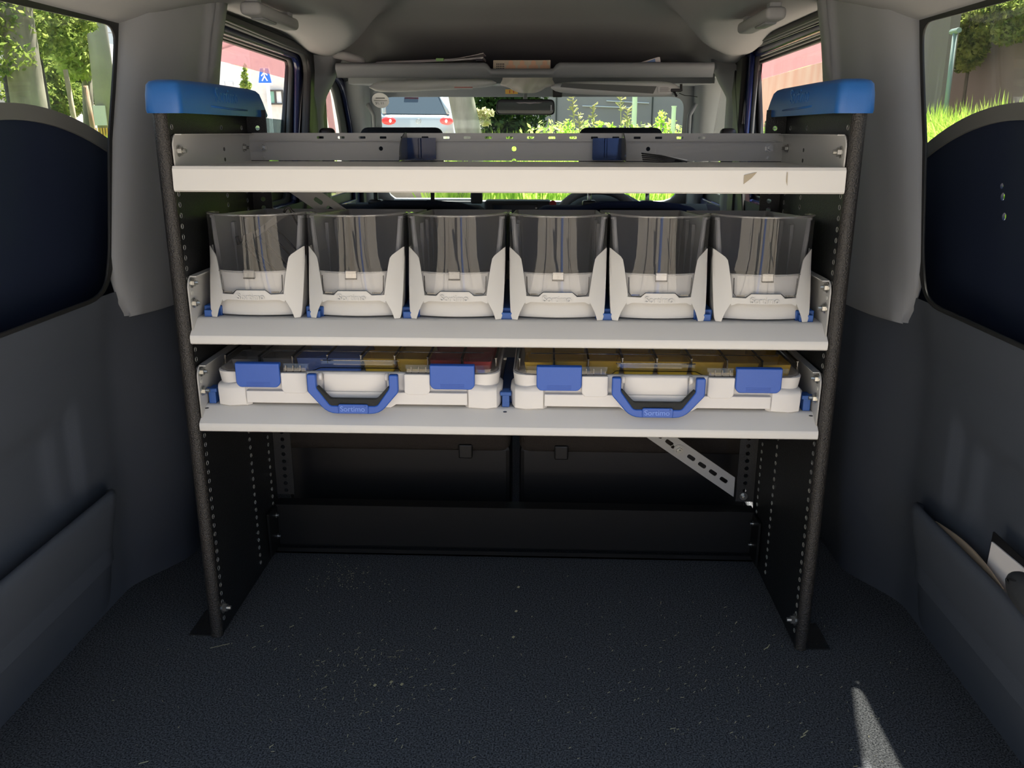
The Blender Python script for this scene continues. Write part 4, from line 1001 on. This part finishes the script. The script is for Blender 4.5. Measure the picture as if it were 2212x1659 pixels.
# ================================================================== SMALL THINGS IN THE RIGHT POCKET, DEBRIS
pc = empty('card_sleeve', (.655, -.02, .20), 'brown curved card sleeve in the right side pocket', 'card')
rows = []
for t in arange(0, 1, 12):
    y = .015-.20*t; rows.append([(.0, y, .0), (-.004+.004*math.sin(PI*t), y, .030+.008*math.sin(PI*t))])
sheet('sleeve', rows, 'brown', pc, thick=(.002, 0, 0))
q = [at(2142, 1170, 'x', .665), at(2212, 1232, 'x', .665), at(2212, 1290, 'x', .665), at(2128, 1232, 'x', .665)]
bk = empty('booklet', q[3], 'white backed booklet with a black cover leaning in the right side pocket', 'booklet')
qq = [p-q[3] for p in (q[0], q[1]+Vector((0, -.05, .004)), q[2]+Vector((0, -.05, -.03)), q[3]+Vector((0, 0, -.03)))]
m_ = MB(); m_.add(qq+[p+Vector((.002, 0, 0)) for p in qq], [(0, 1, 2, 3), (7, 6, 5, 4), (0, 4, 5, 1), (1, 5, 6, 2), (2, 6, 7, 3), (3, 7, 4, 0)]); m_.build('pages', 'paper', bk)
qq = [p+Vector((.003, 0, .006)) for p in qq]; qq[0] += Vector((0, .006, .006)); qq[3] += Vector((0, .006, 0))
m_ = MB(); m_.add(qq+[p+Vector((.002, 0, 0)) for p in qq], [(0, 1, 2, 3), (7, 6, 5, 4), (0, 4, 5, 1), (1, 5, 6, 2), (2, 6, 7, 3), (3, 7, 4, 0)]); m_.build('cover', 'blackplastic', bk)
q = at(2205, 1268, 'x', .635)
kb = empty('black_case', q, 'glossy black rounded case resting on the rim of the right side pocket', 'case')
m_ = MB(); m_.sphere((0, -.03, 0), .055, 24, (.35, 1, .42)); m_.build('body', 'dash', kb, True)
m_ = MB(); m_.tube([Vector((-.012*math.cos(a)*.5-.010, -.03+.035*math.cos(a), .008+.006*math.sin(a))) for a in arange(0, 2*PI*19/20, 20)], .0012, 5, closed=True); m_.build('raised_ring', 'blackplastic', kb, True)
# sticker-like marks on the quarter panes
# wood shavings and chips: countless
m_ = MB(); rr = random.Random(3)
def chip(x, y, L_, w_, a, z=.0015):
    c, s_ = math.cos(a), math.sin(a)
    vs_ = [(x+c*dx-s_*dy, y+s_*dx+c*dy, z+dz) for dx, dy, dz in ((-L_/2, -w_/2, 0), (L_/2, -w_/2, .0006), (L_/2, w_/2, .001), (-L_/2, w_/2, .0003))]
    m_.add(vs_, [(0, 1, 2, 3)])
for i in range(170): chip(rr.gauss(-.20, .09), rr.gauss(-.10, .07), rr.uniform(.002, .007), .0006, rr.uniform(0, PI))
for i in range(110): chip(rr.gauss(-.30, .035), rr.gauss(.20, .035), rr.uniform(.001, .003), .0008, rr.uniform(0, PI))
for i in range(190): chip(rr.gauss(.33, .12), rr.gauss(-.08, .11), rr.uniform(.002, .006), .0006, rr.uniform(0, PI))
for i in range(160): chip(rr.uniform(-.6, .62), rr.uniform(-.3, .2), rr.uniform(.001, .004), .0006, rr.uniform(0, PI))
for u, v in ((1115, 1320), (1109, 1376), (1120, 1268), (868, 1478), (845, 1473), (810, 1480)):
    p = at(u, v, 'z', .002); chip(p.x, p.y, .005, .004, 1.)
for u, v, l_ in ((1655, 1400, .012), (1660, 1396, .012), (1740, 1582, .012), (1735, 1590, .010), (310, 1647, .012), (1723, 1440, .006), (1590, 1345, .008), (475, 1395, .03), (566, 1352, .006), (630, 1353, .008)):
    p = at(u, v, 'z', .002); chip(p.x, p.y, l_, .0012 if l_ < .02 else .0008, rr.uniform(.4, 1.2))
o = m_.build('wood_shavings', 'straw', kind='stuff', smooth=False); tag(o, 'tiny pale wood shavings scattered over the dark carpet', 'shavings')
bpy.context.view_layer.update()

# ================================================================== OUTDOORS
GZ = -.55
g = MB(); g.box(-70, 70, -40, 90, GZ-.1, GZ); structure(g.build('ground', 'asphalt'))

def blades(name, x0, x1, y0, y1, zb, h0, h1, n, w, mt, seed, parent=None, lean=.25):
    r = np.random.RandomState(seed)
    x = r.uniform(x0, x1, n); y = r.uniform(y0, y1, n); h = r.uniform(h0, h1, n); a = r.uniform(0, 2*PI, n); b = r.uniform(0, 2*PI, n); ln = r.uniform(0, lean, n)*h
    V_ = []
    dx, dy = np.cos(a)*w/2, np.sin(a)*w/2; lx, ly = np.cos(b)*ln, np.sin(b)*ln
    for t, k, q in ((0, 1, 0), (.5, .9, .25), (.8, .6, .62)):
        for s_ in (-1, 1): V_.append(np.stack([x+lx*q+s_*dx*k, y+ly*q+s_*dy*k, zb+h*t*(1-.1*q)], 1))
    V_.append(np.stack([x+lx, y+ly, zb+h*(1-.35*ln/h)], 1))
    V_ = np.stack(V_, 1).reshape(-1, 3)
    f = []
    for i in range(n):
        o = i*7; f += [(o, o+1, o+3, o+2), (o+2, o+3, o+5, o+4), (o+4, o+5, o+6)]
    return mobj(name, V_.tolist(), f, mt, parent, recalc=False)

def leaves(name, blobs, n, size, mt, seed, parent=None):
    """blobs: (cx,cy,cz,rx,ry,rz); leaf quads over and inside each"""
    r = np.random.RandomState(seed); B = np.array(blobs); vol = (B[:, 3]*B[:, 4]*B[:, 5])**.67
    idx = r.choice(len(B), n, p=vol/vol.sum()); d = r.normal(size=(n, 3)); d /= np.linalg.norm(d, axis=1)[:, None]
    rad = r.uniform(.55, 1.05, n)[:, None]; c = B[idx, :3]+d*B[idx, 3:]*rad
    a = r.normal(size=(n, 3)); a /= np.linalg.norm(a, axis=1)[:, None]; b = np.cross(a, r.normal(size=(n, 3))); b /= np.linalg.norm(b, axis=1)[:, None]
    s_ = (r.uniform(.6, 1.3, n)*size)[:, None]
    V_ = np.stack([c-a*s_, c-b*s_*.45, c+a*s_, c+b*s_*.45], 1).reshape(-1, 3)
    return mobj(name, V_.tolist(), [(4*i, 4*i+1, 4*i+2, 4*i+3) for i in range(n)], mt, parent, recalc=False)

# front verge: grass, hedge, wall
g = MB(); g.box(-1.2, 3.9, 4.4, 11.6, GZ, .0); structure(g.build('planting_bed', 'soil'))
tag(blades('tall_grass', -.75, 3.0, 4.8, 7.4, .0, .50, .84, 15000, .016, 'grass', 1, lean=.5), 'tall bright green grass in front of the windscreen', 'grass', kind='stuff')
tag(leaves('hedge', [(x, 8.0, .42, .5, .4, .47) for x in arange(.1, 3.4, 9)], 16000, .035, 'leaflight', 2), 'clipped low green hedge behind the tall grass in front of the van', 'hedge', kind='stuff')
r_ = np.random.RandomState(5)
for i, (u, v) in enumerate(((1237, 215), (1280, 232), (1340, 205), (1250, 250), (1355, 240))):
    p = at(u, v, 'y', 6.2+.2*i); m_ = MB()
    m_.tube([(p.x+.06, p.y, .0), (p.x+.02, p.y, p.z*.7), (p.x, p.y, p.z)], .003, 4)
    for k in range(26):
        t = r_.uniform(-.14, .02); q = Vector((p.x-(t*.1), p.y, p.z+t)); m_.tube([q, q+Vector((r_.uniform(-.05, .05), r_.uniform(-.03, .03), r_.uniform(.0, .04)))], .004, 3)
    o = m_.build('seed_head_grass', 'straw'); tag(o, 'pale grass seed head standing above the tall grass, number %d from the left' % (sorted([1237, 1280, 1340, 1250, 1355]).index(u)+1), 'grass', 'seed heads above the front grass')
for i, (u, v) in enumerate(((1228, 250), (1218, 262), (1296, 255), (1430, 232), (1322, 258))):
    p = at(u, v, 'y', 6.0+.15*i)
    e_ = empty('leafy_weed', (p.x, p.y, 0), 'bright leafy weed rising above the front grass, %s' % ('left of the mirror reflection', 'lowest one by the mirror', 'under the seed heads', 'tallest one near the right headrest', 'between the white post and the mirror')[i], 'plant', 'leafy weeds in the front grass')
    leaves('foliage', [(0, 0, p.z-.05-.04*k, .04+.012*k, .04, .03) for k in range(5)], 160, .016, 'grass', 20+i, e_)
    m_ = MB(); m_.tube([(0, 0, 0), (0, 0, p.z-.04)], .005, 5); m_.build('stem', 'grass', e_)
gw = empty('screen_wall', (1.4, 12.0, GZ), 'tall plain grey screen wall beyond the hedge in front of the van', 'wall')
xl = at(1040, 200, 'y', 12).x
m_ = MB()
m_.box(xl-1.4, 2.6-1.4, 0, .12, 0, 4.0); m_.build('wall_panel', 'greywall', gw)
m_ = MB()
for x in (-1.2, .2): m_.box(x-.01, x+.01, -.012, 0, 0, 4.0)
m_.build('panel_joint', 'gasket', gw)
for u0, v0, u1, v1 in ((1310, 218, 1402, 223), (1258, 229, 1370, 233)):
    a = at(u0, v0, 'y', 11.98); b = at(u1, v1, 'y', 11.98)
    m_ = MB(); m_.tube([a-Vector(gw.location), b-Vector(gw.location)], .008, 5); m_.build('guard_wire', 'whitepaint', gw)
for i, (u, v, w) in enumerate(((1372, 198, .035), (1456, 231, .03))):
    p = at(u, v, 'y', 7.9); e_ = MB(); e_.tube([(p.x, p.y, -.1), (p.x, p.y, p.z)], w*.75, 10); e_.tube([(p.x, p.y, p.z), (p.x, p.y, p.z+.01)], w*.9, 10)
    tag(e_.build('marker_post', 'whitepaint'), ('tall slim white post in front of the grey wall', 'short white stub post near the right edge of the windscreen')[i], 'post')
# mottled tree left of centre
p0 = at(1015, 300, 'y', 5.0); p1 = at(992, 190, 'y', 5.0)
tr = empty('plane_tree', (p0.x, 5.0, GZ), 'mottled pale tree trunk rising beside the silver car ahead', 'tree')
m_ = MB(); m_.tube([(0.03, 0, 0), (.0, 0, p0.z-GZ-.3), (0, 0, p0.z-GZ), (p1.x-p0.x, 0, p1.z-GZ), ((p1.x-p0.x)*2.2, 0, 3.0)], [.13, .10, .092, .085, .07], 18); m_.build('trunk', 'bark', tr, True)
leaves('foliage', [(-.3, .2, 3.2, 1.0, .9, .5), (.5, .1, 3.4, .8, .8, .5)], 3000, .07, 'leaf', 9, tr)
sh_ = empty('dark_shrub', (0, 0, 0), 'dark bushy shrub between the tree trunk and the mirror', 'shrub')
a = at(1075, 230, 'y', 9.6)
leaves('foliage', [(a.x+dx, 9.6, z, .42, .35, .32) for dx, z in ((-.1, .5), (.15, .6), (-.05, .9), (.2, 1.05), (-.15, 1.25), (.1, 1.45), (0, 1.8), (.4, 1.5))], 9000, .045, 'leafdark', 11, sh_)
m_ = MB(); m_.tube([(a.x, 9.6, 0), (a.x+.1, 9.6, 1.6)], .04, 8); m_.build('stem', 'bark', sh_, True)
bs = empty('hanging_branch', (0, 0, 0), 'pale leafy branch tips hanging above the hedge beside the mirror', 'plant')
a = at(1045, 245, 'y', 7.6); leaves('foliage', [(a.x, 7.6, a.z, .10, .05, .05), (a.x-.03, 7.6, a.z-.08, .10, .05, .04)], 260, .03, 'straw', 12, bs)

def car(name, loc, rz, paint, label, group=None):
    c = empty(name, loc, label, 'car', group, rz)
    # side profile, y forward from the tail
    low = rnd([(0.05, .25), (.0, .55), (.06, .92), (.30, .98), (2.9, .98), (3.9, .80), (4.1, .55), (4.05, .25)], [.05, .08, .08, .1, .2, .2, .1, .05], 4)
    rows = []
    for x, k in ((-.85, .90), (-.86, .96), (-.80, .995), (-.6, 1.0), (.6, 1.0), (.80, .995), (.86, .96), (.85, .90)):
        rows.append([(x, 2.05+(y-2.05)*(k if abs(x) > .82 else k), .25+(z-.25)*k) for y, z in low])
    o = sheet('body', rows, paint, c, closed=True); 
    n = len(low); v = [Vector(p) for p in rows[0]]; mobj('side', v, [tuple(range(n))], paint, c); v = [Vector(p) for p in rows[-1]]; mobj('side', v, [tuple(range(n))], paint, c)
    cab = [(.12, .95), (.52, 1.40), (1.0, 1.48), (2.0, 1.46), (2.95, .97)]
    m_ = MB(); n = len(cab)
    a = [(-.66+.06*(z < 1.2)*-1, y, z) for y, z in cab]; b = [(-x, y, z) for x, y, z in a]
    m_.add(a+b, [tuple(range(n)), tuple(range(n, 2*n))[::-1]]+[(i, (i+1) % n, n+(i+1) % n, n+i) for i in range(n)]); m_.build('cabin_glass', 'carglass', c)
    m_ = MB(); rr_ = rnd([(.50, 1.39), (1.0, 1.485), (2.05, 1.465), (1.9, 1.44), (1.0, 1.46), (.55, 1.36)], .02, 2); m_.prism(rr_, (-.665, 0, 0), Y, Z, (1.33, 0, 0)); m_.build('roof', paint, c, bevel=.01)
    m_ = MB()
    for s in (-1, 1):
        m_.tube([(s*.73, .14, .95), (s*.655, .52, 1.41)], .045, 8); m_.tube([(s*.72, 2.93, .97), (s*.655, 2.0, 1.455)], .03, 8); m_.tube([(s*.73, 1.55, .97), (s*.665, 1.5, 1.45)], .03, 8)
    m_.build('roof_pillars', paint, c, True)
    for s in (-1, 1):
        m_ = MB(); m_.sphere((s*.66, .05, .80), .11, 14, (1.5, .5, .8)); m_.build('tail_lamp', 'redlamp', c, True)
        m_ = MB(); m_.sphere((s*.64, .01, .80), .04, 12, (1, .5, 1)); m_.build('lamp_lens', 'whitepaint', c, True)
        for yy in (.75, 3.25):
            m_ = MB(); m_.tube([(s*.70, yy, .31), (s*.87, yy, .31)], .31, 20); w_ = m_.build('wheel', 'blackplastic', c)
            m_ = MB(); m_.tube([(s*.85, yy, .31), (s*.88, yy, .31)], .2, 14); m_.build('hubcap', 'zinc', w_)
    m_ = MB(); m_.rbox(-.16, .16, .40, .46, 1.37, 1.41, .008); m_.build('brake_lamp', 'redlamp', c)
    m_ = MB(); m_.rbox(-.2, .2, -.01, .03, .5, .63, .005); m_.build('number_plate', 'whitepaint', c)
    m_ = MB(); m_.tube([Vector((.055*math.cos(a), -.005, .80+.045*math.sin(a))) for a in arange(0, 2*PI*19/20, 20)], .007, 5, closed=True); m_.tube([(-.045, -.005, .80), (-.02, -.005, .82), (0, -.005, .785), (.02, -.005, .82), (.045, -.005, .80)], .006, 5); m_.build('emblem', 'zinc', c)
    return c
a = at(905, 290, 'y', 18.5)
g = MB(); g.box(-9.0, -1.3, 16.5, 26, GZ, .22); structure(g.build('parking_strip', 'asphalt'))
car('parked_hatchback', (a.x, 18.5, .22), math.radians(24), 'silverpaint', 'silver hatchback seen from behind through the left of the windscreen')
# left view: bank, trees, stakes, pole, cars, buildings
g = MB(); g.box(-20, -3.2, 4.0, 26, GZ, .15); structure(g.build('left_bank', 'soil'))
tag(blades('verge_grass', -9.0, -3.3, 4.2, 13.0, .15, .38, .66, 16000, .022, 'grass', 3, lean=.4), 'bright grass verge below the trees outside the left quarter window', 'grass', kind='stuff')
def pole(name, a, b, r0, r1, mt, label, cat, ax='x', val=-5, zb=None, group=None, n=12):
    p = at(*a, ax, val); q = at(*b, ax, val); d_ = (p-q)
    base = q+d_*((zb-q.z)/d_.z) if zb is not None else q
    top = p
    o = empty('tmp', base, label, cat, group); o.name = name
    return o, top-base
def stake(a, b, r0, mt, label, val):
    o, t = pole('garden_stake', a, b, r0, r0, mt, label, 'stake', 'x', val, .12, 'stakes in the left verge')
    m_ = MB(); m_.tube([(0, 0, 0), t*.5, t], [r0, r0, r0*.85], 8); m_.build('shaft', mt, o, True)
stake((78, 152), (94, 245), .028, 'rust', 'rusty stake just right of the big tree trunk', -5.2)
stake((84, 112), (106, 246), .028, 'darkmetal', 'dark stake, tallest, right of the rusty stake by the trunk', -5.4)
stake((141, 150), (159, 252), .030, 'woodstake', 'pale wooden stake in front of the parked cars', -5.2)
stake((185, 185), (196, 250), .032, 'rust', 'rusty brown stake leaning on the slim tree', -5.6)
stake((8, 155), (22, 225), .03, 'darkmetal', 'dark stake at the far left behind the big trunk', -5.6)
o, t = pole('street_tree', (28, -10), (66, 245), 0, 0, 'bark', 'large mottled tree trunk outside the left quarter window', 'tree', 'x', -5.0, .12)
m_ = MB(); m_.tube([(.0, 0, 0), t*.25, t*.6, t, t*1.6], [.21, .17, .155, .15, .10], 18); m_.build('trunk', 'bark', o, True)
fb = [at(u, v, 'x', -5.2+w)-Vector(o.location) for u, v, w in ((0, 60, 0), (-30, 120, 0), (110, 40, 0), (135, 30, .1), (60, 10, 0), (90, 75, 0), (0, 0, 0), (-20, 20, 0), (120, 5, 0))]
leaves('foliage', [(p.x, p.y, p.z, .40, .42, .22) for p in fb], 9000, .036, 'leaf', 31, o)
o, t = pole('slim_tree', (182, 60), (192, 255), 0, 0, 'bark', 'slim tree with a yellowish green crown beside the utility pole', 'tree', 'x', -6.2, .12)
m_ = MB(); m_.tube([(0, 0, 0), t*.5, t], [.085, .07, .05], 12); m_.build('trunk', 'bark', o, True)
fb = [at(u, v, 'x', -6.2)-Vector(o.location) for u, v in ((150, 55), (160, 85), (150, 105), (168, 120), (165, 140), (145, 75), (172, 100))]
leaves('foliage', [(p.x, p.y, p.z, .25, .25, .20) for p in fb], 5200, .045, 'leaflight', 32, o)
o, t = pole('dark_tree', (135, 120), (135, 255), 0, 0, 'bark', 'dark dense tree behind the stakes on the left', 'tree', 'x', -9.0, .12)
m_ = MB(); m_.tube([(0, 0, 0), t], .08, 10); m_.build('trunk', 'bark', o, True)
fb = [at(u, v, 'x', -9.0)-Vector(o.location) for u, v in ((110, 130), (130, 140), (125, 165), (145, 160), (115, 175), (140, 190), (150, 200), (120, 200))]
leaves('foliage', [(p.x, p.y, p.z, .55, .5, .40) for p in fb], 9000, .07, 'leafdark', 33, o)
o, t = pole('yellow_green_bush', (110, 190), (110, 255), 0, 0, 'bark', 'yellow green bush low behind the left stakes', 'bush', 'x', -8.0, .12)
fb = [at(u, v, 'x', -8.0)-Vector(o.location) for u, v in ((85, 150), (95, 175), (120, 205), (110, 220), (60, 200), (140, 215))]
leaves('foliage', [(p.x, p.y, p.z, .40, .35, .28) for p in fb], 6000, .05, 'leaf', 34, o)
m_ = MB(); m_.tube([(0, 0, 0), (0, 0, .9)], .03, 8); m_.build('stem', 'bark', o)
o, t = pole('utility_pole', (204, 20), (232, 245), 0, 0, 'concrete', 'thick grey concrete utility pole at the right of the left window', 'pole', 'x', -5.8, .12)
m_ = MB(); m_.tube([(0, 0, 0), t, t*1.6], [.155, .125, .11], 20); m_.build('shaft', 'concrete', o, True)
m_ = MB(); m_.box(-.10, .06, -.17, -.15, .75, 1.0); m_.build('plate_sign', 'whitepaint', o)
m_ = MB()
for i in range(8): m_.box(-.14+i*.036, -.125+i*.036, -.175, -.16, .35, .72)
m_.build('striped_guard', 'yellowink', o)
wr_ = MB()
for v0, v1 in ((68, 72), (118, 120), (131, 132), (147, 149)):
    a = at(190, v0, 'x', -16); b = at(262, v1, 'x', -16); b2 = a+(b-a)*6; wr_.tube([a-(b-a)*3, b2], .012, 4)
o = wr_.build('overhead_wires', 'darkmetal', kind='stuff'); tag(o, 'thin overhead wires against the sky beside the utility pole', 'wires')
# parked cars far left
g = MB(); a = at(140, 262, 'x', -22); g.box(-60, -13, 26, 70, GZ, a.z); structure(g.build('car_park', 'asphalt'))
q = at(140, 255, 'x', -22); car('parked_car', (q.x, q.y, a.z), math.radians(70), 'silverpaint', 'silver parked car glimpsed between the left stakes')
q = at(205, 255, 'x', -24); car('parked_car', (q.x, q.y+1, a.z), math.radians(60), 'darkpaint', 'dark parked car behind the slim tree on the left')
def block(name, pts, mt, label, y, depth=4, zb=GZ):   # building front from two top pixel corners at distance y
    (u0, v0), (u1, v1) = pts; a = at(u0, v0, 'y', y); b = at(u1, v1, 'y', y)
    o = empty(name, (a.x, y, zb), label, 'building')
    m_ = MB(); m_.prism([(0, 0), (b.x-a.x, 0), (b.x-a.x, b.z-zb), (0, a.z-zb)], (0, 0, 0), X, Z, (0, depth, 0)); m_.build('wall', mt, o)
    return o, a, b
o, a, b = block('white_shed', [(-40, 62), (75, 62)], 'whitewall', 'white clad shed partly hidden by the big trunk on the left', 17)
m_ = MB()
for k in range(7): m_.box(0, b.x-a.x, -.03, .0, 1.3+k*.35, 1.33+k*.35)
m_.build('cladding_joint', 'gasket', o)
o, a, b = block('low_white_building', [(195, 194), (300, 194)], 'whitewall', 'low white building far away behind the utility pole', 55)
m_ = MB(); m_.box(0, b.x-a.x, -.1, 0, b.z-GZ-1.2, b.z-GZ-1.0); m_.build('eaves', 'greywall', o)
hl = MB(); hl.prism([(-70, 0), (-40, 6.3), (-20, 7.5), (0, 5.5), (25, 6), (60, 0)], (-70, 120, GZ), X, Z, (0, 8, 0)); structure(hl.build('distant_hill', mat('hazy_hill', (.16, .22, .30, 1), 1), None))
# buildings seen through the left sliding window
o, a, b = block('large_white_building', [(425, 125), (545, 86)], 'whitewall', 'large white building with a sloping roof line beyond the left sliding door', 34)
m_ = MB(); m_.prism([(0, a.z-GZ), (b.x-a.x, b.z-GZ), (b.x-a.x, b.z-GZ+.25), (0, a.z-GZ+.25)], (-.3, -.3, 0), X, Z, (0, 4, 0)); m_.build('roof_edge', 'beigewall', o)
m_ = MB(); q = at(455, 179, 'y', 33.9); 
for k in range(14): m_.box(q.x-a.x+k*.33, q.x-a.x+k*.33+.2, -.08, 0, q.z-GZ-.1, q.z-GZ+.05)
m_.build('eave_bracket', 'whitepaint', o, kind='stuff')
o, a, b = block('beige_building', [(534, 60), (680, 60)], 'beigewall', 'pale beige building with a green-paned window, left sliding door view', 30)
p = at(577, 194, 'y', 29.9); q = at(613, 226, 'y', 29.9); mid = (p.x+q.x)/2+.0
O_ = Vector(o.location)
wf = plate('window', rrect(p.x-O_.x, q.x-O_.x, q.z-O_.z, p.z-O_.z, .01), [rrect(p.x-O_.x+.05, mid-.03-O_.x, q.z-O_.z+.05, p.z-O_.z-.05, .01), rrect(mid+.03-O_.x, q.x-.05-O_.x, q.z-O_.z+.05, p.z-O_.z-.05, .01)], .08, (0, -.1, 0), X, Z, 'darkmetal', o)
m_ = MB(); m_.box(p.x-O_.x+.04, mid-O_.x, -.08, -.06, q.z-O_.z+.04, p.z-O_.z-.04); m_.build('green_pane', 'greenpane', wf)
m_ = MB(); m_.box(mid-O_.x, q.x-O_.x-.04, -.08, -.06, q.z-O_.z+.04, p.z-O_.z-.04); m_.build('white_pane', 'whitepaint', wf)
# crossing sign
p = at(572, 166, 'y', 22); sg = empty('crossing_sign', (p.x, 22, GZ), 'blue and white pedestrian crossing sign on a white pole', 'road sign')
h_ = p.z-GZ; R_ = .20
m_ = MB(); m_.tube([(.08, .03, 0), (.05, .03, h_-R_)], .045, 10); m_.build('post', 'whitepaint', sg)
plate('sign_board', rnd([(-R_, -R_), (R_, -R_), (R_*.62, R_*1.15), (-R_*.62, R_*1.15)], .03), [], .02, (0, 0, h_), X, Z, 'whitepaint', sg)
plate('sign_face', rnd([(-R_*.86, -R_*.74), (R_*.86, -R_*.74), (R_*.52, R_*1.02), (-R_*.52, R_*1.02)], .02), [], .01, (0, -.015, h_), X, Z, 'signblue', sg)
m_ = MB()
for a_, b_ in (((0, .14), (0, .02)), ((0, .02), (-.07, -.10)), ((0, .02), (.07, -.10)), ((0, .11), (-.08, .02)), ((0, .11), (.08, .04))): m_.tube([(a_[0], -.025, h_+a_[1]), (b_[0], -.025, h_+b_[1])], .018, 6)
m_.sphere((0, -.025, h_+.175), .03, 8); m_.build('walking_figure', 'whitepaint', sg)
for i, (u, v, yy, lb) in enumerate(((430, 150, 14, 'small sapling at the rear edge of the left sliding window'), (530, 175, 20, 'small shrub beside the beige building'))):
    p = at(u, v, 'y', yy); o = empty('sapling', (p.x, yy, GZ), lb, 'plant')
    m_ = MB(); m_.tube([(0, 0, 0), (0, 0, p.z-GZ)], .02, 6); m_.build('stem', 'bark', o)
    leaves('foliage', [(0, 0, p.z-GZ-.1, .14, .1, .12), (0, 0, p.z-GZ+.1, .08, .08, .12), (.02, 0, p.z-GZ+.28, .04, .04, .1)], 700, .035, 'leaf', 50+i, o)

# right side: walls, pipe, ivy, grass
g = MB(); g.box(2.6, 4.1, 1.0, 12, GZ, .0); structure(g.build('right_bank', 'soil'))
tag(blades('roadside_grass', 2.7, 3.6, 3.6, 8.8, .0, .72, 1.06, 12000, .020, 'grass', 6, lean=.5), 'tall grass outside the right quarter window', 'grass', kind='stuff')
yw = at(2052, 60, 'x', 4.3).y
tw = empty('tan_screen_wall', (4.3, yw, GZ), 'tall brown grey screen wall outside the right quarter window', 'wall')
m_ = MB(); m_.box(0, .1, 0, 3.2, 0, 3.6); m_.build('wall_panel', 'tanwall', tw)
bw = empty('recessed_screen_wall', (5.2, 2.0, GZ), 'brown grey wall set back behind the ivy on the right', 'wall')
m_ = MB(); m_.box(0, .1, 0, 13.0, 0, 3.4); m_.build('wall_panel', 'tanwall', bw)
ow = empty('orange_wall', (4.2, yw+3.25, GZ), 'weathered tan orange wall outside the right sliding window', 'wall')
m_ = MB(); m_.box(0, .1, 0, 16, 0, 3.8); m_.build('wall_panel', 'orangewall', ow)
p = at(2063, 72, 'x', 3.9); q = at(2043, 235, 'x', 3.9); o = empty('drain_pipe', (q.x, q.y, 0), 'pale green slanting pipe in front of the brown wall', 'pipe')
m_ = MB(); m_.tube([q-Vector((q.x, q.y, 0))+(q-p)*.5, p-Vector((q.x, q.y, 0))], .022, 8); m_.build('pipe_shaft', 'greenpipe', o, True)
m_ = MB(); t = p-Vector((q.x, q.y, 0)); m_.tube([t+Vector((0, -.08, .02)), t+Vector((0, .08, .02))], .025, 8); m_.build('pipe_cap', 'greenpipe', o)
iv = empty('ivy_mass', (5.0, 6.0, 0), 'sunlit ivy hanging over the set back wall on the right', 'ivy')
fb = [at(u, v, 'x', 5.0)-Vector((5, 6, 0)) for u, v in ((2070, 30), (2090, 50), (2120, 25), (2150, 20), (2180, 10), (2205, 15), (2090, 90), (2100, 110), (2085, 130), (2110, 80), (2075, 100), (2150, 60), (2180, 70))]
leaves('foliage', [(p.x, p.y, p.z, .12, .35, .13) for p in fb], 8000, .035, 'leaf', 61, iv)
m_ = MB(); m_.tube([(0.05, fb[6].y, 0), (.05, fb[6].y, fb[6].z)], .02, 6); m_.build('stem', 'bark', iv)
bpy.context.view_layer.update()
# unseen buildings and posts added behind the camera for the clear boxes to reflect
for i, (x0, x1, hh, mt, lb) in enumerate(((-16, -6.5, 4.5, 'darkmetal', 'dark fronted building added behind the viewer for reflections, far left'), (-5.2, -1.6, 3.6, 'greywall', 'grey hut added behind the viewer for reflections, left of centre'), (.2, 4.2, 5.0, 'darkmetal', 'dark shed added behind the viewer for reflections, right of centre'), (5.0, 14, 4.0, 'tanwall', 'brown wall added behind the viewer for reflections, far right'))):
    o = empty('reflection_building', (x0, -11-i, GZ), lb, 'building'); m_ = MB(); m_.rbox(0, x1-x0, -3, 0, 0, hh, .05); m_.build('wall', mt, o)
    m_ = MB(); m_.box(-.1, x1-x0+.1, -3.1, .1, hh, hh+.15); m_.build('roof', 'greywall', o)
for i, (x, y, r, mt, lb) in enumerate(((-3.3, -5.5, .07, 'whitepaint', 'white post added behind the viewer for reflections'), (2.6, -5.5, .08, 'woodstake', 'pale wooden post added behind the viewer for reflections'), (-1.1, -4.2, .05, 'woodstake', 'thin wooden post added close behind the viewer for reflections'), (.55, -4.5, .16, 'blue_lid', 'wide pale blue post added behind the viewer for reflections'), (1.5, -4.0, .05, 'darkmetal', 'thin dark post added behind the viewer for reflections'), (-.3, -6, .2, 'darkmetal', 'thick dark post added behind the viewer for reflections'), (-2.0, -4.6, .12, 'darkmetal', 'dark post added left behind the viewer for reflections'))):
    m_ = MB(); m_.tube([(x, y, GZ), (x, y, 2.6)], r, 12); tag(m_.build('reflection_post', mt), lb, 'post')  # invented posts that give the clear fronts vertical streaks to mirror
bpy.context.view_layer.update()
